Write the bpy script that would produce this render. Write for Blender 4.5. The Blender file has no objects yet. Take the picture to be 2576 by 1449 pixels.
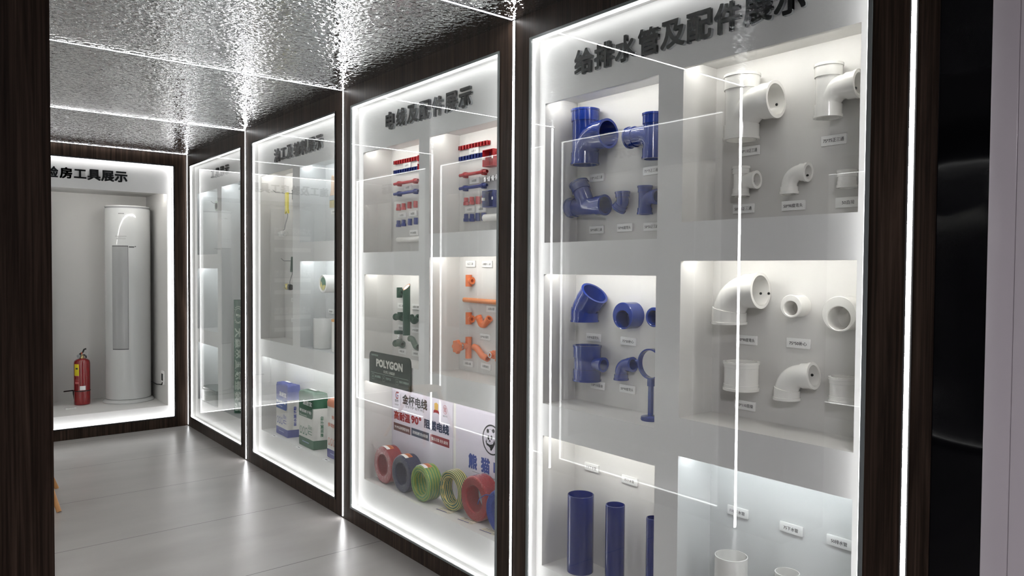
import bpy, bmesh, math, random
from math import pi, sin, cos, radians
from mathutils import Vector, Matrix

# ------------------------------------------------------------------ camera, world, exposure
C = bpy.context.scene.collection
S = bpy.context.scene
FOCAL, EYE = 1826.38, 1.5365
RIGHT, UP, FWD = (0.774891, -0.632059, 0.006753), (0.011355, 0.024602, 0.999633), (0.631993, 0.774530, -0.026241)
cd = bpy.data.cameras.new('camera'); cam = bpy.data.objects.new('camera', cd); C.objects.link(cam)
cd.sensor_width = 36.0; cd.lens = FOCAL / 2576 * 36.0; cd.clip_start = 0.05; cd.clip_end = 60
cam.matrix_world = Matrix(((RIGHT[0], UP[0], -FWD[0], 0), (RIGHT[1], UP[1], -FWD[1], 0), (RIGHT[2], UP[2], -FWD[2], EYE), (0, 0, 0, 1)))
S.camera = cam
S.view_settings.view_transform = 'Standard'; S.view_settings.look = 'None'
S.view_settings.gamma = 1.0; S.view_settings.use_curve_mapping = False
S.view_settings.exposure = 1.1
W = bpy.data.worlds.new('world'); S.world = W; W.use_nodes = True
W.node_tree.nodes['Background'].inputs[0].default_value = (0.8, 0.84, 1.0, 1)
W.node_tree.nodes['Background'].inputs[1].default_value = 0.02
S.cycles.use_denoising = True
S.cycles.max_bounces = 10; S.cycles.diffuse_bounces = 4; S.cycles.glossy_bounces = 5
S.cycles.transparent_max_bounces = 16; S.cycles.caustics_reflective = False; S.cycles.caustics_refractive = False
S.cycles.sample_clamp_indirect = 6.0

LED_ROOM, LED_RIM, LED_NICHE = 25.0, 4.4, 14.0      # strip strengths
YS = [7.4075, 5.7873, 4.0793, 2.4482, 0.8136]          # light-strip stations down the room: back corner ... entrance
CEIL = 2.6089
XR, XL, YB = 2.0, 0.26, YS[0]
BOARD, XB = 2.045, 2.235      # niche face and niche back, right wall

# ------------------------------------------------------------------ materials
def mat(name, base=(0.8, 0.8, 0.8), rough=0.5, metal=0.0, spec=0.5, emit=None, estr=0.0, coat=0.0):
    m = bpy.data.materials.new(name); m.use_nodes = True
    b = m.node_tree.nodes['Principled BSDF']
    b.inputs['Base Color'].default_value = (*base, 1); b.inputs['Roughness'].default_value = rough
    b.inputs['Metallic'].default_value = metal; b.inputs['Specular IOR Level'].default_value = spec
    b.inputs['Coat Weight'].default_value = coat; b.inputs['Coat Roughness'].default_value = 0.05
    if emit:
        b.inputs['Emission Color'].default_value = (*emit, 1); b.inputs['Emission Strength'].default_value = estr
    return m
def nodes(m): return m.node_tree.nodes, m.node_tree.links, m.node_tree.nodes['Principled BSDF']
def srgb(r, g, b):
    f = lambda c: c / 12.92 if c <= 0.04045 else ((c + 0.055) / 1.055) ** 2.4
    return (f(r / 255), f(g / 255), f(b / 255))
def add_noise(m, c1, c2, scale=(1, 1, 1), nscale=5, detail=4, lo=0.35, hi=0.65, bump=0.0, bscale=None, dist=0.02):
    n, l, b = nodes(m)
    tc = n.new('ShaderNodeTexCoord'); mp = n.new('ShaderNodeMapping'); mp.inputs['Scale'].default_value = scale
    nz = n.new('ShaderNodeTexNoise'); nz.inputs['Scale'].default_value = nscale; nz.inputs['Detail'].default_value = detail
    rp = n.new('ShaderNodeValToRGB'); rp.color_ramp.elements[0].position = lo; rp.color_ramp.elements[1].position = hi
    rp.color_ramp.elements[0].color = (*c1, 1); rp.color_ramp.elements[1].color = (*c2, 1)
    l.new(tc.outputs['Object'], mp.inputs[0]); l.new(mp.outputs[0], nz.inputs['Vector'])
    l.new(nz.outputs['Fac'], rp.inputs[0]); l.new(rp.outputs[0], b.inputs['Base Color'])
    if bump:
        bp = n.new('ShaderNodeBump'); bp.inputs['Strength'].default_value = bump; bp.inputs['Distance'].default_value = dist
        l.new(nz.outputs['Fac'], bp.inputs['Height']); l.new(bp.outputs[0], b.inputs['Normal'])
    return m

def wood_mat(name):
    m = mat(name, rough=0.40, spec=0.12); n, l, b = nodes(m)
    tc = n.new('ShaderNodeTexCoord'); mp = n.new('ShaderNodeMapping'); mp.inputs['Scale'].default_value = (1, 1, 0.035)
    nz = n.new('ShaderNodeTexNoise'); nz.inputs['Scale'].default_value = 38; nz.inputs['Detail'].default_value = 5; nz.inputs['Roughness'].default_value = 0.65; nz.inputs['Distortion'].default_value = 0.8
    mp2 = n.new('ShaderNodeMapping'); mp2.inputs['Scale'].default_value = (1, 1, 0.012)
    n2 = n.new('ShaderNodeTexNoise'); n2.inputs['Scale'].default_value = 170; n2.inputs['Detail'].default_value = 2
    rp = n.new('ShaderNodeValToRGB'); cr = rp.color_ramp
    cr.elements[0].position = 0.3; cr.elements[0].color = (0.011, 0.006, 0.0038, 1)
    cr.elements[1].position = 0.72; cr.elements[1].color = (0.066, 0.043, 0.031, 1)
    e = cr.elements.new(0.5); e.color = (0.033, 0.0208, 0.0148, 1)
    mx = n.new('ShaderNodeMix'); mx.data_type = 'RGBA'; mx.blend_type = 'MULTIPLY'; mx.inputs['Factor'].default_value = 0.7
    r2 = n.new('ShaderNodeValToRGB'); r2.color_ramp.elements[0].position = 0.38; r2.color_ramp.elements[0].color = (0.3, 0.28, 0.26, 1); r2.color_ramp.elements[1].position = 0.6
    l.new(tc.outputs['Object'], mp.inputs[0]); l.new(mp.outputs[0], nz.inputs['Vector'])
    l.new(tc.outputs['Object'], mp2.inputs[0]); l.new(mp2.outputs[0], n2.inputs['Vector'])
    l.new(nz.outputs['Fac'], rp.inputs[0]); l.new(n2.outputs['Fac'], r2.inputs[0])
    l.new(rp.outputs[0], mx.inputs['A']); l.new(r2.outputs[0], mx.inputs['B']); l.new(mx.outputs['Result'], b.inputs['Base Color'])
    bp = n.new('ShaderNodeBump'); bp.inputs['Strength'].default_value = 0.15; bp.inputs['Distance'].default_value = 0.002
    l.new(n2.outputs['Fac'], bp.inputs['Height']); l.new(bp.outputs[0], b.inputs['Normal'])
    return m

def glass_mat(name, tint=(0.965, 0.972, 0.968), bump=0.0, f0=0.04, rough=0.0, bscale=3.0):
    m = bpy.data.materials.new(name); m.use_nodes = True
    n, l = m.node_tree.nodes, m.node_tree.links; n.remove(n['Principled BSDF'])
    tr = n.new('ShaderNodeBsdfTransparent'); tr.inputs[0].default_value = (*tint, 1)
    gl = n.new('ShaderNodeBsdfGlossy'); gl.inputs['Roughness'].default_value = rough; gl.inputs[0].default_value = (1, 1, 1, 1)
    lw = n.new('ShaderNodeLayerWeight'); lw.inputs[0].default_value = 0.5
    pw = n.new('ShaderNodeMath'); pw.operation = 'POWER'; pw.inputs[1].default_value = 5
    ma = n.new('ShaderNodeMath'); ma.operation = 'MULTIPLY_ADD'; ma.inputs[1].default_value = 1 - f0; ma.inputs[2].default_value = f0
    mx = n.new('ShaderNodeMixShader')
    l.new(lw.outputs['Facing'], pw.inputs[0]); l.new(pw.outputs[0], ma.inputs[0]); l.new(ma.outputs[0], mx.inputs[0])
    l.new(tr.outputs[0], mx.inputs[1]); l.new(gl.outputs[0], mx.inputs[2]); l.new(mx.outputs[0], n['Material Output'].inputs[0])
    if bump:
        tc = n.new('ShaderNodeTexCoord'); nz = n.new('ShaderNodeTexNoise'); nz.inputs['Scale'].default_value = bscale; nz.inputs['Detail'].default_value = 1
        bp = n.new('ShaderNodeBump'); bp.inputs['Strength'].default_value = bump; bp.inputs['Distance'].default_value = 0.02
        l.new(tc.outputs['Object'], nz.inputs['Vector']); l.new(nz.outputs['Fac'], bp.inputs['Height']); l.new(bp.outputs[0], gl.inputs['Normal'])
    return m

def led_mat(name, strength, col=(0.93, 0.97, 1.0)):
    m = bpy.data.materials.new(name); m.use_nodes = True
    n, l = m.node_tree.nodes, m.node_tree.links; n.remove(n['Principled BSDF'])
    e = n.new('ShaderNodeEmission'); e.inputs[0].default_value = (*col, 1); e.inputs[1].default_value = strength
    l.new(e.outputs[0], n['Material Output'].inputs[0]); return m

def stripe_mat(name, ca, cb, f_r=90, f_x=90, duty=0.5, rough=0.35):
    """wire insulation with stripes running round the coil"""
    m = mat(name, ca, rough); n, l, b = nodes(m)
    tc = n.new('ShaderNodeTexCoord'); sp = n.new('ShaderNodeSeparateXYZ'); l.new(tc.outputs['Object'], sp.inputs[0])
    cb_ = n.new('ShaderNodeCombineXYZ'); l.new(sp.outputs['Y'], cb_.inputs['Y']); l.new(sp.outputs['Z'], cb_.inputs['Z'])
    ln = n.new('ShaderNodeVectorMath'); ln.operation = 'LENGTH'; l.new(cb_.outputs[0], ln.inputs[0])
    a = n.new('ShaderNodeMath'); a.operation = 'MULTIPLY'; a.inputs[1].default_value = f_r; l.new(ln.outputs['Value'], a.inputs[0])
    d = n.new('ShaderNodeMath'); d.operation = 'MULTIPLY_ADD'; d.inputs[1].default_value = f_x; l.new(sp.outputs['X'], d.inputs[0]); l.new(a.outputs[0], d.inputs[2])
    nz = n.new('ShaderNodeTexNoise'); nz.inputs['Scale'].default_value = 9; l.new(tc.outputs['Object'], nz.inputs['Vector'])
    ad = n.new('ShaderNodeMath'); ad.operation = 'MULTIPLY_ADD'; ad.inputs[1].default_value = 1.4; l.new(nz.outputs['Fac'], ad.inputs[0]); l.new(d.outputs[0], ad.inputs[2])
    fr = n.new('ShaderNodeMath'); fr.operation = 'FRACT'; l.new(ad.outputs[0], fr.inputs[0])
    gt = n.new('ShaderNodeMath'); gt.operation = 'GREATER_THAN'; gt.inputs[1].default_value = duty; l.new(fr.outputs[0], gt.inputs[0])
    mx = n.new('ShaderNodeMix'); mx.data_type = 'RGBA'; mx.inputs['A'].default_value = (*ca, 1); mx.inputs['B'].default_value = (*cb, 1)
    l.new(gt.outputs[0], mx.inputs['Factor']); l.new(mx.outputs['Result'], b.inputs['Base Color'])
    return m

WOOD = wood_mat('walnut_veneer')
WHITE = add_noise(mat('white_lacquer_board', rough=0.45), (0.845, 0.84, 0.835), (0.87, 0.865, 0.86), nscale=3, bump=0.03, dist=0.01)
NICHE = mat('niche_white_paint', (0.69, 0.68, 0.665), 0.6, spec=0.3)
NICHE_COOL = mat('niche_cool_white_paint', (0.69, 0.70, 0.70), 0.6, spec=0.3)
LED_R = led_mat('room_led', LED_ROOM, (0.99, 0.99, 1.0)); LED_P = led_mat('rim_led', LED_RIM, (1.0, 0.995, 0.99)); LED_N = led_mat('niche_led', LED_NICHE, (1.0, 0.985, 0.95))
LED_NC = led_mat('niche_led_cool', LED_NICHE, (0.94, 0.98, 1.0))
GLASS = glass_mat('clear_glass', bump=0.012, bscale=1.3)
WRAP = glass_mat('clear_plastic_wrap', (0.96, 0.96, 0.96), bump=0.28, f0=0.035, rough=0.06, bscale=45)
BLACK = mat('black_gasket', (0.006, 0.006, 0.007), 0.25)
GREYTRIM = mat('grey_glass_edge', (0.16, 0.18, 0.18), 0.3)
DARKCH = mat('dark_channel', (0.01, 0.009, 0.009), 0.5)
ACRYL = mat('black_acrylic_letter', (0.008, 0.009, 0.010), 0.5, spec=0.15)
ACRYL_SIDE = mat('grey_acrylic_letter_side', (0.42, 0.44, 0.45), 0.12)
INK = mat('black_ink', (0.01, 0.01, 0.012), 0.6)
CARD = mat('white_card', (0.88, 0.88, 0.87), 0.45)
BLUE = mat('blue_pvc', srgb(20, 48, 132), 0.16, coat=0.3)
PIPEBLUE = mat('blue_drain_pipe', srgb(16, 34, 110), 0.2, coat=0.2)
PVC = mat('white_pvc', (0.86, 0.85, 0.82), 0.2, coat=0.3)
GREENPPR = mat('dark_green_ppr', srgb(28, 66, 50), 0.42)
ORANGE = mat('orange_ppr', srgb(222, 112, 50), 0.4)
RED = mat('red_pvc', srgb(172, 30, 38), 0.35)
ROYAL = mat('royal_blue_pvc', srgb(26, 46, 122), 0.35)
CHROME = mat('chrome', (0.75, 0.75, 0.76), 0.15, metal=1.0)
STEEL = mat('grey_steel_wire', (0.28, 0.29, 0.30), 0.35, metal=0.8)
SCREW = mat('dark_screw', (0.04, 0.045, 0.045), 0.3, metal=0.6)

FLOOR = mat('grey_porcelain_tile', (0.3, 0.29, 0.285), 0.3); 
def floor_nodes(m):
    n, l, b = nodes(m)
    tc = n.new('ShaderNodeTexCoord'); sp = n.new('ShaderNodeSeparateXYZ'); l.new(tc.outputs['Object'], sp.inputs[0])
    ad = n.new('ShaderNodeMath'); ad.operation = 'MULTIPLY_ADD'; ad.inputs[1].default_value = 1 / 0.9145; ad.inputs[2].default_value = 20 - 3.376 / 0.9145
    l.new(sp.outputs['Y'], ad.inputs[0])
    fr = n.new('ShaderNodeMath'); fr.operation = 'FRACT'; l.new(ad.outputs[0], fr.inputs[0])
    lt = n.new('ShaderNodeMath'); lt.operation = 'LESS_THAN'; lt.inputs[1].default_value = 0.0062; l.new(fr.outputs[0], lt.inputs[0])
    nz = n.new('ShaderNodeTexNoise'); nz.inputs['Scale'].default_value = 1.6; nz.inputs['Detail'].default_value = 6
    mp = n.new('ShaderNodeMapping'); mp.inputs['Scale'].default_value = (1, 2.4, 1); mp.inputs['Rotation'].default_value = (0, 0, 0.4); l.new(tc.outputs['Object'], mp.inputs[0]); l.new(mp.outputs[0], nz.inputs['Vector'])
    rp = n.new('ShaderNodeValToRGB'); rp.color_ramp.elements[0].color = (0.25, 0.238, 0.228, 1); rp.color_ramp.elements[1].color = (0.305, 0.292, 0.281, 1)
    rp.color_ramp.elements[0].position = 0.3; rp.color_ramp.elements[1].position = 0.7
    l.new(nz.outputs['Fac'], rp.inputs[0])
    mx = n.new('ShaderNodeMix'); mx.data_type = 'RGBA'; mx.inputs['B'].default_value = (0.05, 0.045, 0.042, 1)
    l.new(lt.outputs[0], mx.inputs['Factor']); l.new(rp.outputs[0], mx.inputs['A']); l.new(mx.outputs['Result'], b.inputs['Base Color'])
    n2 = n.new('ShaderNodeTexNoise'); n2.inputs['Scale'].default_value = 14; n2.inputs['Detail'].default_value = 4; l.new(tc.outputs['Object'], n2.inputs['Vector'])
    bp = n.new('ShaderNodeBump'); bp.inputs['Strength'].default_value = 0.05; bp.inputs['Distance'].default_value = 0.004
    l.new(n2.outputs['Fac'], bp.inputs['Height']); l.new(bp.outputs[0], b.inputs['Normal'])
floor_nodes(FLOOR)

CEILM = mat('rippled_stainless', (0.60, 0.61, 0.615), 0.05, metal=1.0)
def ceil_nodes(m):
    n, l, b = nodes(m)
    tc = n.new('ShaderNodeTexCoord')
    nz = n.new('ShaderNodeTexNoise'); nz.inputs['Scale'].default_value = 38; nz.inputs['Detail'].default_value = 1.5; nz.inputs['Roughness'].default_value = 0.45; nz.inputs['Distortion'].default_value = 0.6
    l.new(tc.outputs['Object'], nz.inputs['Vector'])
    bp = n.new('ShaderNodeBump'); bp.inputs['Strength'].default_value = 1.0; bp.inputs['Distance'].default_value = 0.0062
    l.new(nz.outputs['Fac'], bp.inputs['Height']); l.new(bp.outputs[0], b.inputs['Normal'])
ceil_nodes(CEILM)

# ------------------------------------------------------------------ helpers
OFF = {}
def tag(o, label=None, cat=None, group=None, kind=None):
    if label: o['label'] = label
    if cat: o['category'] = cat
    if group: o['group'] = group
    if kind: o['kind'] = kind
    return o
def thing(name, label, cat, loc, group=None):
    o = bpy.data.objects.new(name, None); C.objects.link(o); o.location = loc; o.empty_display_size = 0.05
    OFF[o] = Vector(loc); return tag(o, label, cat, group)
def obj(name, bm, m, parent=None, smooth=True, ang=38, center=None):
    """link ONE mesh object; vertices are given in world space"""
    me = bpy.data.meshes.new(name)
    bmesh.ops.recalc_face_normals(bm, faces=bm.faces[:])
    if smooth:
        for f in bm.faces: f.smooth = True
        for e in bm.edges:
            if len(e.link_faces) == 2 and e.calc_face_angle(0) > radians(ang): e.smooth = False
    base = OFF.get(parent, Vector((0, 0, 0))) if parent else Vector((0, 0, 0))
    if parent: loc = base
    elif center is not None: loc = Vector(center)
    else:
        vs = [v.co for v in bm.verts]
        lo = [min(v[i] for v in vs) for i in range(3)]; hi = [max(v[i] for v in vs) for i in range(3)]
        loc = Vector(((lo[0] + hi[0]) / 2, (lo[1] + hi[1]) / 2, lo[2]))
    bm.transform(Matrix.Translation(-loc)); bm.to_mesh(me); bm.free()
    o = bpy.data.objects.new(name, me); C.objects.link(o)
    for mm in (m if isinstance(m, (list, tuple)) else [m]): me.materials.append(mm)
    if parent: o.parent = parent
    else: o.location = loc
    OFF[o] = loc
    return o
def BM(): return bmesh.new()
def box(bm, x0, x1, y0, y1, z0, z1, bev=0.0, T=None):
    vs = [bm.verts.new(v) for v in ((x0, y0, z0), (x1, y0, z0), (x1, y1, z0), (x0, y1, z0), (x0, y0, z1), (x1, y0, z1), (x1, y1, z1), (x0, y1, z1))]
    fs = [bm.faces.new([vs[i] for i in q]) for q in ((0, 3, 2, 1), (4, 5, 6, 7), (0, 1, 5, 4), (1, 2, 6, 5), (2, 3, 7, 6), (3, 0, 4, 7))]
    if bev:
        es = list({e for f in fs for e in f.edges})
        r = bmesh.ops.bevel(bm, geom=es, offset=bev, segments=2, affect='EDGES', profile=0.5)
        vs = list({v for f in r['faces'] for v in f.verts} | {v for v in vs if v.is_valid})
    if T is not None: bmesh.ops.transform(bm, matrix=T, verts=[v for v in vs if v.is_valid])
    return vs
def quad(bm, *pts, mi=0):
    f = bm.faces.new([bm.verts.new(q) for q in pts]); f.material_index = mi; return f
def ortho(d):
    d = Vector(d).normalized()
    a = Vector((0, 0, 1)) if abs(d.z) < 0.9 else Vector((1, 0, 0))
    u = d.cross(a).normalized(); return u, u.cross(d).normalized() * -1
def frames(path):
    path = [Vector(q) for q in path]; t = []
    for i in range(len(path)):
        a = path[max(i - 1, 0)]; b = path[min(i + 1, len(path) - 1)]
        j, k = i, i
        while (b - a).length < 1e-7 and (j > 0 or k < len(path) - 1):
            j = max(j - 1, 0); k = min(k + 1, len(path) - 1); a, b = path[j], path[k]
        t.append((b - a).normalized())
    u, v = ortho(t[0]); out = []
    for i, d in enumerate(t):
        if i:
            q = t[i - 1].rotation_difference(d); u = q @ u; u = (u - d * u.dot(d)).normalized()
        out.append((path[i], u, d.cross(u)))
    return out
def ring(bm, fr, r, seg):
    p, u, v = fr
    return [bm.verts.new(p + u * (r * cos(2 * pi * k / seg)) + v * (r * sin(2 * pi * k / seg))) for k in range(seg)]
def skin(bm, a, b):
    n = len(a)
    for k in range(n): bm.faces.new((a[k], a[(k + 1) % n], b[(k + 1) % n], b[k]))
def sweep(bm, path, r, seg=16, cap=True):
    fr = frames(path); rr = r if isinstance(r, (list, tuple)) else [r] * len(path)
    rs = [ring(bm, f, q, seg) for f, q in zip(fr, rr)]
    for a, b in zip(rs, rs[1:]): skin(bm, a, b)
    if cap: bm.faces.new(rs[0][::-1]); bm.faces.new(rs[-1])
    return rs
def sweep_hollow(bm, path, ro, ri, seg=32):
    fr = frames(path)
    ro = ro if isinstance(ro, (list, tuple)) else [ro] * len(path); ri = ri if isinstance(ri, (list, tuple)) else [ri] * len(path)
    A = [ring(bm, f, q, seg) for f, q in zip(fr, ro)]; B = [ring(bm, f, q, seg) for f, q in zip(fr, ri)]
    for a, b in zip(A, A[1:]): skin(bm, a, b)
    for a, b in zip(B, B[1:]): skin(bm, b, a)
    skin(bm, B[0], A[0]); skin(bm, A[-1], B[-1])
def lathe(bm, prof, org, axis, seg=32, closed=False, a0=0, a1=2 * pi, u=None):
    """prof: (radius, distance along axis)"""
    ax = Vector(axis).normalized(); org = Vector(org)
    if u is None: u, v = ortho(ax)
    else: u = Vector(u).normalized()
    v = ax.cross(u); full = abs(a1 - a0 - 2 * pi) < 1e-6; n = seg if full else seg + 1
    cols = []
    for r, h in prof:
        if r < 1e-6: cols.append([bm.verts.new(org + ax * h)] * n)
        else: cols.append([bm.verts.new(org + ax * h + (u * cos(a0 + (a1 - a0) * k / seg) + v * sin(a0 + (a1 - a0) * k / seg)) * r) for k in range(n)])
    pairs = list(zip(cols, cols[1:])) + ([(cols[-1], cols[0])] if closed else [])
    for a, b in pairs:
        for k in range(seg):
            q = [a[k], a[(k + 1) % n], b[(k + 1) % n], b[k]]; w = []
            for x in q:
                if x not in w: w.append(x)
            if len(w) > 2: bm.faces.new(w)
def poly_prism(bm, pts, d):
    """pts: 3-D outline, extruded by vector d"""
    d = Vector(d); a = [bm.verts.new(q) for q in pts]; b = [bm.verts.new(Vector(q) + d) for q in pts]
    bm.faces.new(a[::-1]); bm.faces.new(b)
    for k in range(len(a)): bm.faces.new((a[k], a[(k + 1) % len(a)], b[(k + 1) % len(b)], b[k]))
def fillet(pts, rad, n=8):
    """polyline with rounded corners"""
    pts = [Vector(q) for q in pts]; out = [pts[0]]
    for i in range(1, len(pts) - 1):
        p, a, b = pts[i], (pts[i - 1] - pts[i]).normalized(), (pts[i + 1] - pts[i]).normalized()
        ang = a.angle(b); R = rad[i - 1] if isinstance(rad, (list, tuple)) else rad
        t = R / math.tan(ang / 2); c = p + (a + b).normalized() * (R / sin(ang / 2))
        s, e = p + a * t, p + b * t
        va, vb = s - c, e - c; th = va.angle(vb)
        for k in range(n + 1):
            f = k / n; out.append(c + va * (sin((1 - f) * th) / sin(th)) + vb * (sin(f * th) / sin(th)))
    out.append(pts[-1]); return out
def resample(path, cuts):
    """insert points at the given arc lengths; return points and their arc lengths"""
    L = [0.0]
    for a, b in zip(path, path[1:]): L.append(L[-1] + (b - a).length)
    tot = L[-1]; s_all = [min(max(c, 0), tot) for c in cuts]      # cuts first, then path points that do not crowd them
    s_all = sorted(s_all + [q for q in L if all(abs(q - c) > 3e-4 for c in s_all)])
    s_all = [q for i, q in enumerate(s_all) if i == 0 or q - s_all[i - 1] > 1e-4]
    P = []
    for s in s_all:
        for i in range(len(path) - 1):
            if s <= L[i + 1] + 1e-9:
                t = 0 if L[i + 1] == L[i] else (s - L[i]) / (L[i + 1] - L[i]); P.append(path[i].lerp(path[i + 1], min(max(t, 0), 1))); break
        else: P.append(path[-1])
    return P, s_all, tot
def fit_profile(path, r, sock=(0.05, 0.05), step=0.0035, lip=0.008, lipstep=0.0025):
    """path points and outer radii of a moulded pipe fitting with raised sockets and lips at its two ends (None: plain end)"""
    path = [Vector(q) for q in path]
    tot = sum((b - a).length for a, b in zip(path, path[1:])); e = 0.0006; cuts = []
    for s, fwd in ((sock[0], True), (sock[1], False)):
        if s is None: continue
        for c in (lip, lip + e, s, s + e): cuts.append(c if fwd else tot - c)
    P, s_all, tot = resample(path, cuts); R = []
    for s in s_all:
        q = r
        for so, d in ((sock[0], s), (sock[1], tot - s)):
            if so is None: continue
            if d <= lip + 1e-5: q = r + step + lipstep
            elif d <= so + 1e-5: q = max(q, r + step)
        R.append(q)
    return P, R
def shell_fitting(name, path, r, wall, m, parent=None, **kw):
    P, R = fit_profile(path, r, **kw); bm = BM()
    sweep_hollow(bm, P, R, [max(r - wall, r * 0.5)] * len(P), 40); return obj(name, bm, m, parent)
def boolean(bms, op_list):
    """exact booleans on solids; bms[0] op bms[1] op ..."""
    obs = []
    for b in bms:
        bmesh.ops.recalc_face_normals(b, faces=b.faces[:])
        me = bpy.data.meshes.new('tmp'); b.to_mesh(me); b.free(); o = bpy.data.objects.new('tmp', me); C.objects.link(o); obs.append(o)
    for o, op in zip(obs[1:], op_list):
        md = obs[0].modifiers.new('b', 'BOOLEAN'); md.object = o; md.operation = op; md.solver = 'EXACT'
    dg = bpy.context.evaluated_depsgraph_get(); ev = obs[0].evaluated_get(dg); out = BM(); out.from_mesh(ev.to_mesh())
    for o in obs:
        me = o.data; bpy.data.objects.remove(o); bpy.data.meshes.remove(me)
    return out
def tee_fitting(name, runp, branchp, r, rb, wall, m, parent=None, run_sock=(0.05, 0.05), br_sock=0.045, step=0.0035, lip=0.008, seg=40):
    a = BM(); P, R = fit_profile(runp, r, sock=run_sock, step=step, lip=lip); sweep(a, P, R, seg)
    b = BM(); P2, R2 = fit_profile(branchp, rb, sock=(None, br_sock), step=step, lip=lip); sweep(b, P2, R2, seg)
    c = BM(); q = [Vector(v) for v in runp]; d0 = (q[0] - q[1]).normalized() * 0.01; d1 = (q[-1] - q[-2]).normalized() * 0.01
    sweep(c, [q[0] + d0] + q[1:-1] + [q[-1] + d1] if len(q) > 2 else [q[0] + d0, q[1] + d1], r - wall, seg)
    d = BM(); q = [Vector(v) for v in branchp]; d1 = (q[-1] - q[-2]).normalized() * 0.01
    sweep(d, q[:-1] + [q[-1] + d1], rb - wall, seg)
    return obj(name, boolean([a, b, c, d], ['UNION', 'DIFFERENCE', 'DIFFERENCE']), m, parent, ang=32)

def text_bm(s, T, width=None, height=None, depth=0.0, bold=0.0, res=3):
    """lettering as a mesh: T maps the local frame (x along the line, y up, z out of the face); centred, scaled to fit; bold = stroke thickening in em"""
    cu = bpy.data.curves.new('t', 'FONT'); cu.body = s; cu.resolution_u = res; cu.fill_mode = 'FRONT' if depth == 0 else 'BOTH'
    if depth: cu.extrude = 0.5
    o = bpy.data.objects.new('t', cu); C.objects.link(o)
    dg = bpy.context.evaluated_depsgraph_get(); me = o.evaluated_get(dg).to_mesh(); bm = BM()
    sh = [(0, 0)]
    if bold >= 0.024: sh = [(-bold, -bold), (bold, -bold), (bold, bold), (-bold, bold), (0, bold), (0, -bold), (bold, 0), (-bold, 0)]
    elif bold > 0.008: sh = [(-bold, 0), (bold, 0)]
    for dx, dy in sh:
        n0 = len(bm.verts); bm.from_mesh(me); bm.verts.ensure_lookup_table()
        for v in bm.verts[n0:]: v.co.x += dx; v.co.y += dy; v.co.z += 0.002 * (len(bm.verts) % 97) / 97
    o.evaluated_get(dg).to_mesh_clear(); bpy.data.objects.remove(o); bpy.data.curves.remove(cu)
    xs = [v.co.x for v in bm.verts]; ys = [v.co.y for v in bm.verts]
    w, h = max(xs) - min(xs), max(ys) - min(ys)
    sx = width / w if width else None; sy = height / h if height else None
    if sx is None: sx = sy
    if sy is None: sy = sx
    ctr = Matrix.Translation(Vector((-(max(xs) + min(xs)) / 2, -(max(ys) + min(ys)) / 2, 0.5 if depth else 0)))
    bm.transform(T @ Matrix.Diagonal((sx, sy, depth if depth else 0.02, 1)) @ ctr)
    return bm
def face_T(c, side='R'):
    """frame on a face: R looks out of the right wall (-x), B out of the back wall (-y), L out of the left wall (+x), U lies flat reading from the room (up)"""
    ax = {'R': ((0, -1, 0), (0, 0, 1), (-1, 0, 0)), 'B': ((1, 0, 0), (0, 0, 1), (0, -1, 0)), 'L': ((0, 1, 0), (0, 0, 1), (1, 0, 0)), 'U': ((0, -1, 0), (1, 0, 0), (0, 0, 1))}[side]
    return Matrix(((ax[0][0], ax[1][0], ax[2][0], c[0]), (ax[0][1], ax[1][1], ax[2][1], c[1]), (ax[0][2], ax[1][2], ax[2][2], c[2]), (0, 0, 0, 1)))
def rot_T(T, a): return T @ Matrix.Rotation(a, 4, 'Z')
def label_card(yz, text, label, X=XB, w=0.082, h=0.032, group='printed name cards in the niches', frac=0.72, tilt=0.0):
    y, z = yz; t = thing('label_card', label, 'label', (X - 0.002, y, z), group)
    bm = BM(); T = rot_T(face_T((X - 0.004, y, z)), tilt)
    box(bm, -w / 2, w / 2, -h / 2, h / 2, -0.0035, 0.0035, 0.0006, T); obj('plate', bm, CARD, t)
    obj('printed_text', text_bm(text, rot_T(face_T((X - 0.0079, y, z)), tilt), width=min(w * 0.82, 0.0125 * h / 0.032 * sum(1.0 if ord(c) > 255 else 0.58 for c in text)), height=h * 0.40, bold=0.012, res=2), INK, t, smooth=False)
    return t

# ------------------------------------------------------------------ room shell
def struct(name, bm, m, parent=None, smooth=False): return tag(obj(name, bm, m, parent, smooth=smooth), kind='structure')
bm = BM(); box(bm, -4.5, 2.6, -4.5, 8.6, -0.06, 0.0); struct('floor', bm, FLOOR)
bm = BM(); box(bm, -0.3, 2.5, 0.30, 8.45, CEIL, CEIL + 0.05); struct('ceiling', bm, CEILM)
# openings (y0, y1, z0, z1) of the glazed cabinets along the long walls
OPEN = [(5.892, 7.310, 0.100, 2.490), (4.190, 5.634, 0.100, 2.490), (2.557, 3.966, 0.100, 2.488), (0.930, 2.330, 0.100, 2.496)]
OPENL = [(5.890, 7.300, 0.100, 2.490), (4.200, 5.640, 0.100, 2.490), (2.590, 4.005, 0.100, 2.490)]
BACKOPEN = (0.385, 1.878, 0.104, 2.488)
def wall_frame(bm, x0, x1, opens, y_end0, y_end1):
    edges = sorted(opens)
    ys = [y_end0] + [v for o in edges for v in (o[0], o[1])] + [y_end1]
    for k in range(0, len(ys), 2): box(bm, x0, x1, ys[k], ys[k + 1], 0.0, CEIL)
    for o in edges:
        box(bm, x0, x1, o[0], o[1], 0.0, o[2]); box(bm, x0, x1, o[0], o[1], o[3], CEIL)
bm = BM(); wall_frame(bm, XR, XR + 0.30, OPEN, 0.752, 8.4); struct('wall_right', bm, WOOD)
bm = BM(); wall_frame(bm, XL - 0.45, XL, OPENL, 2.165, 8.4); struct('wall_left', bm, WOOD)
bm = BM()
b = BACKOPEN
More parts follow.
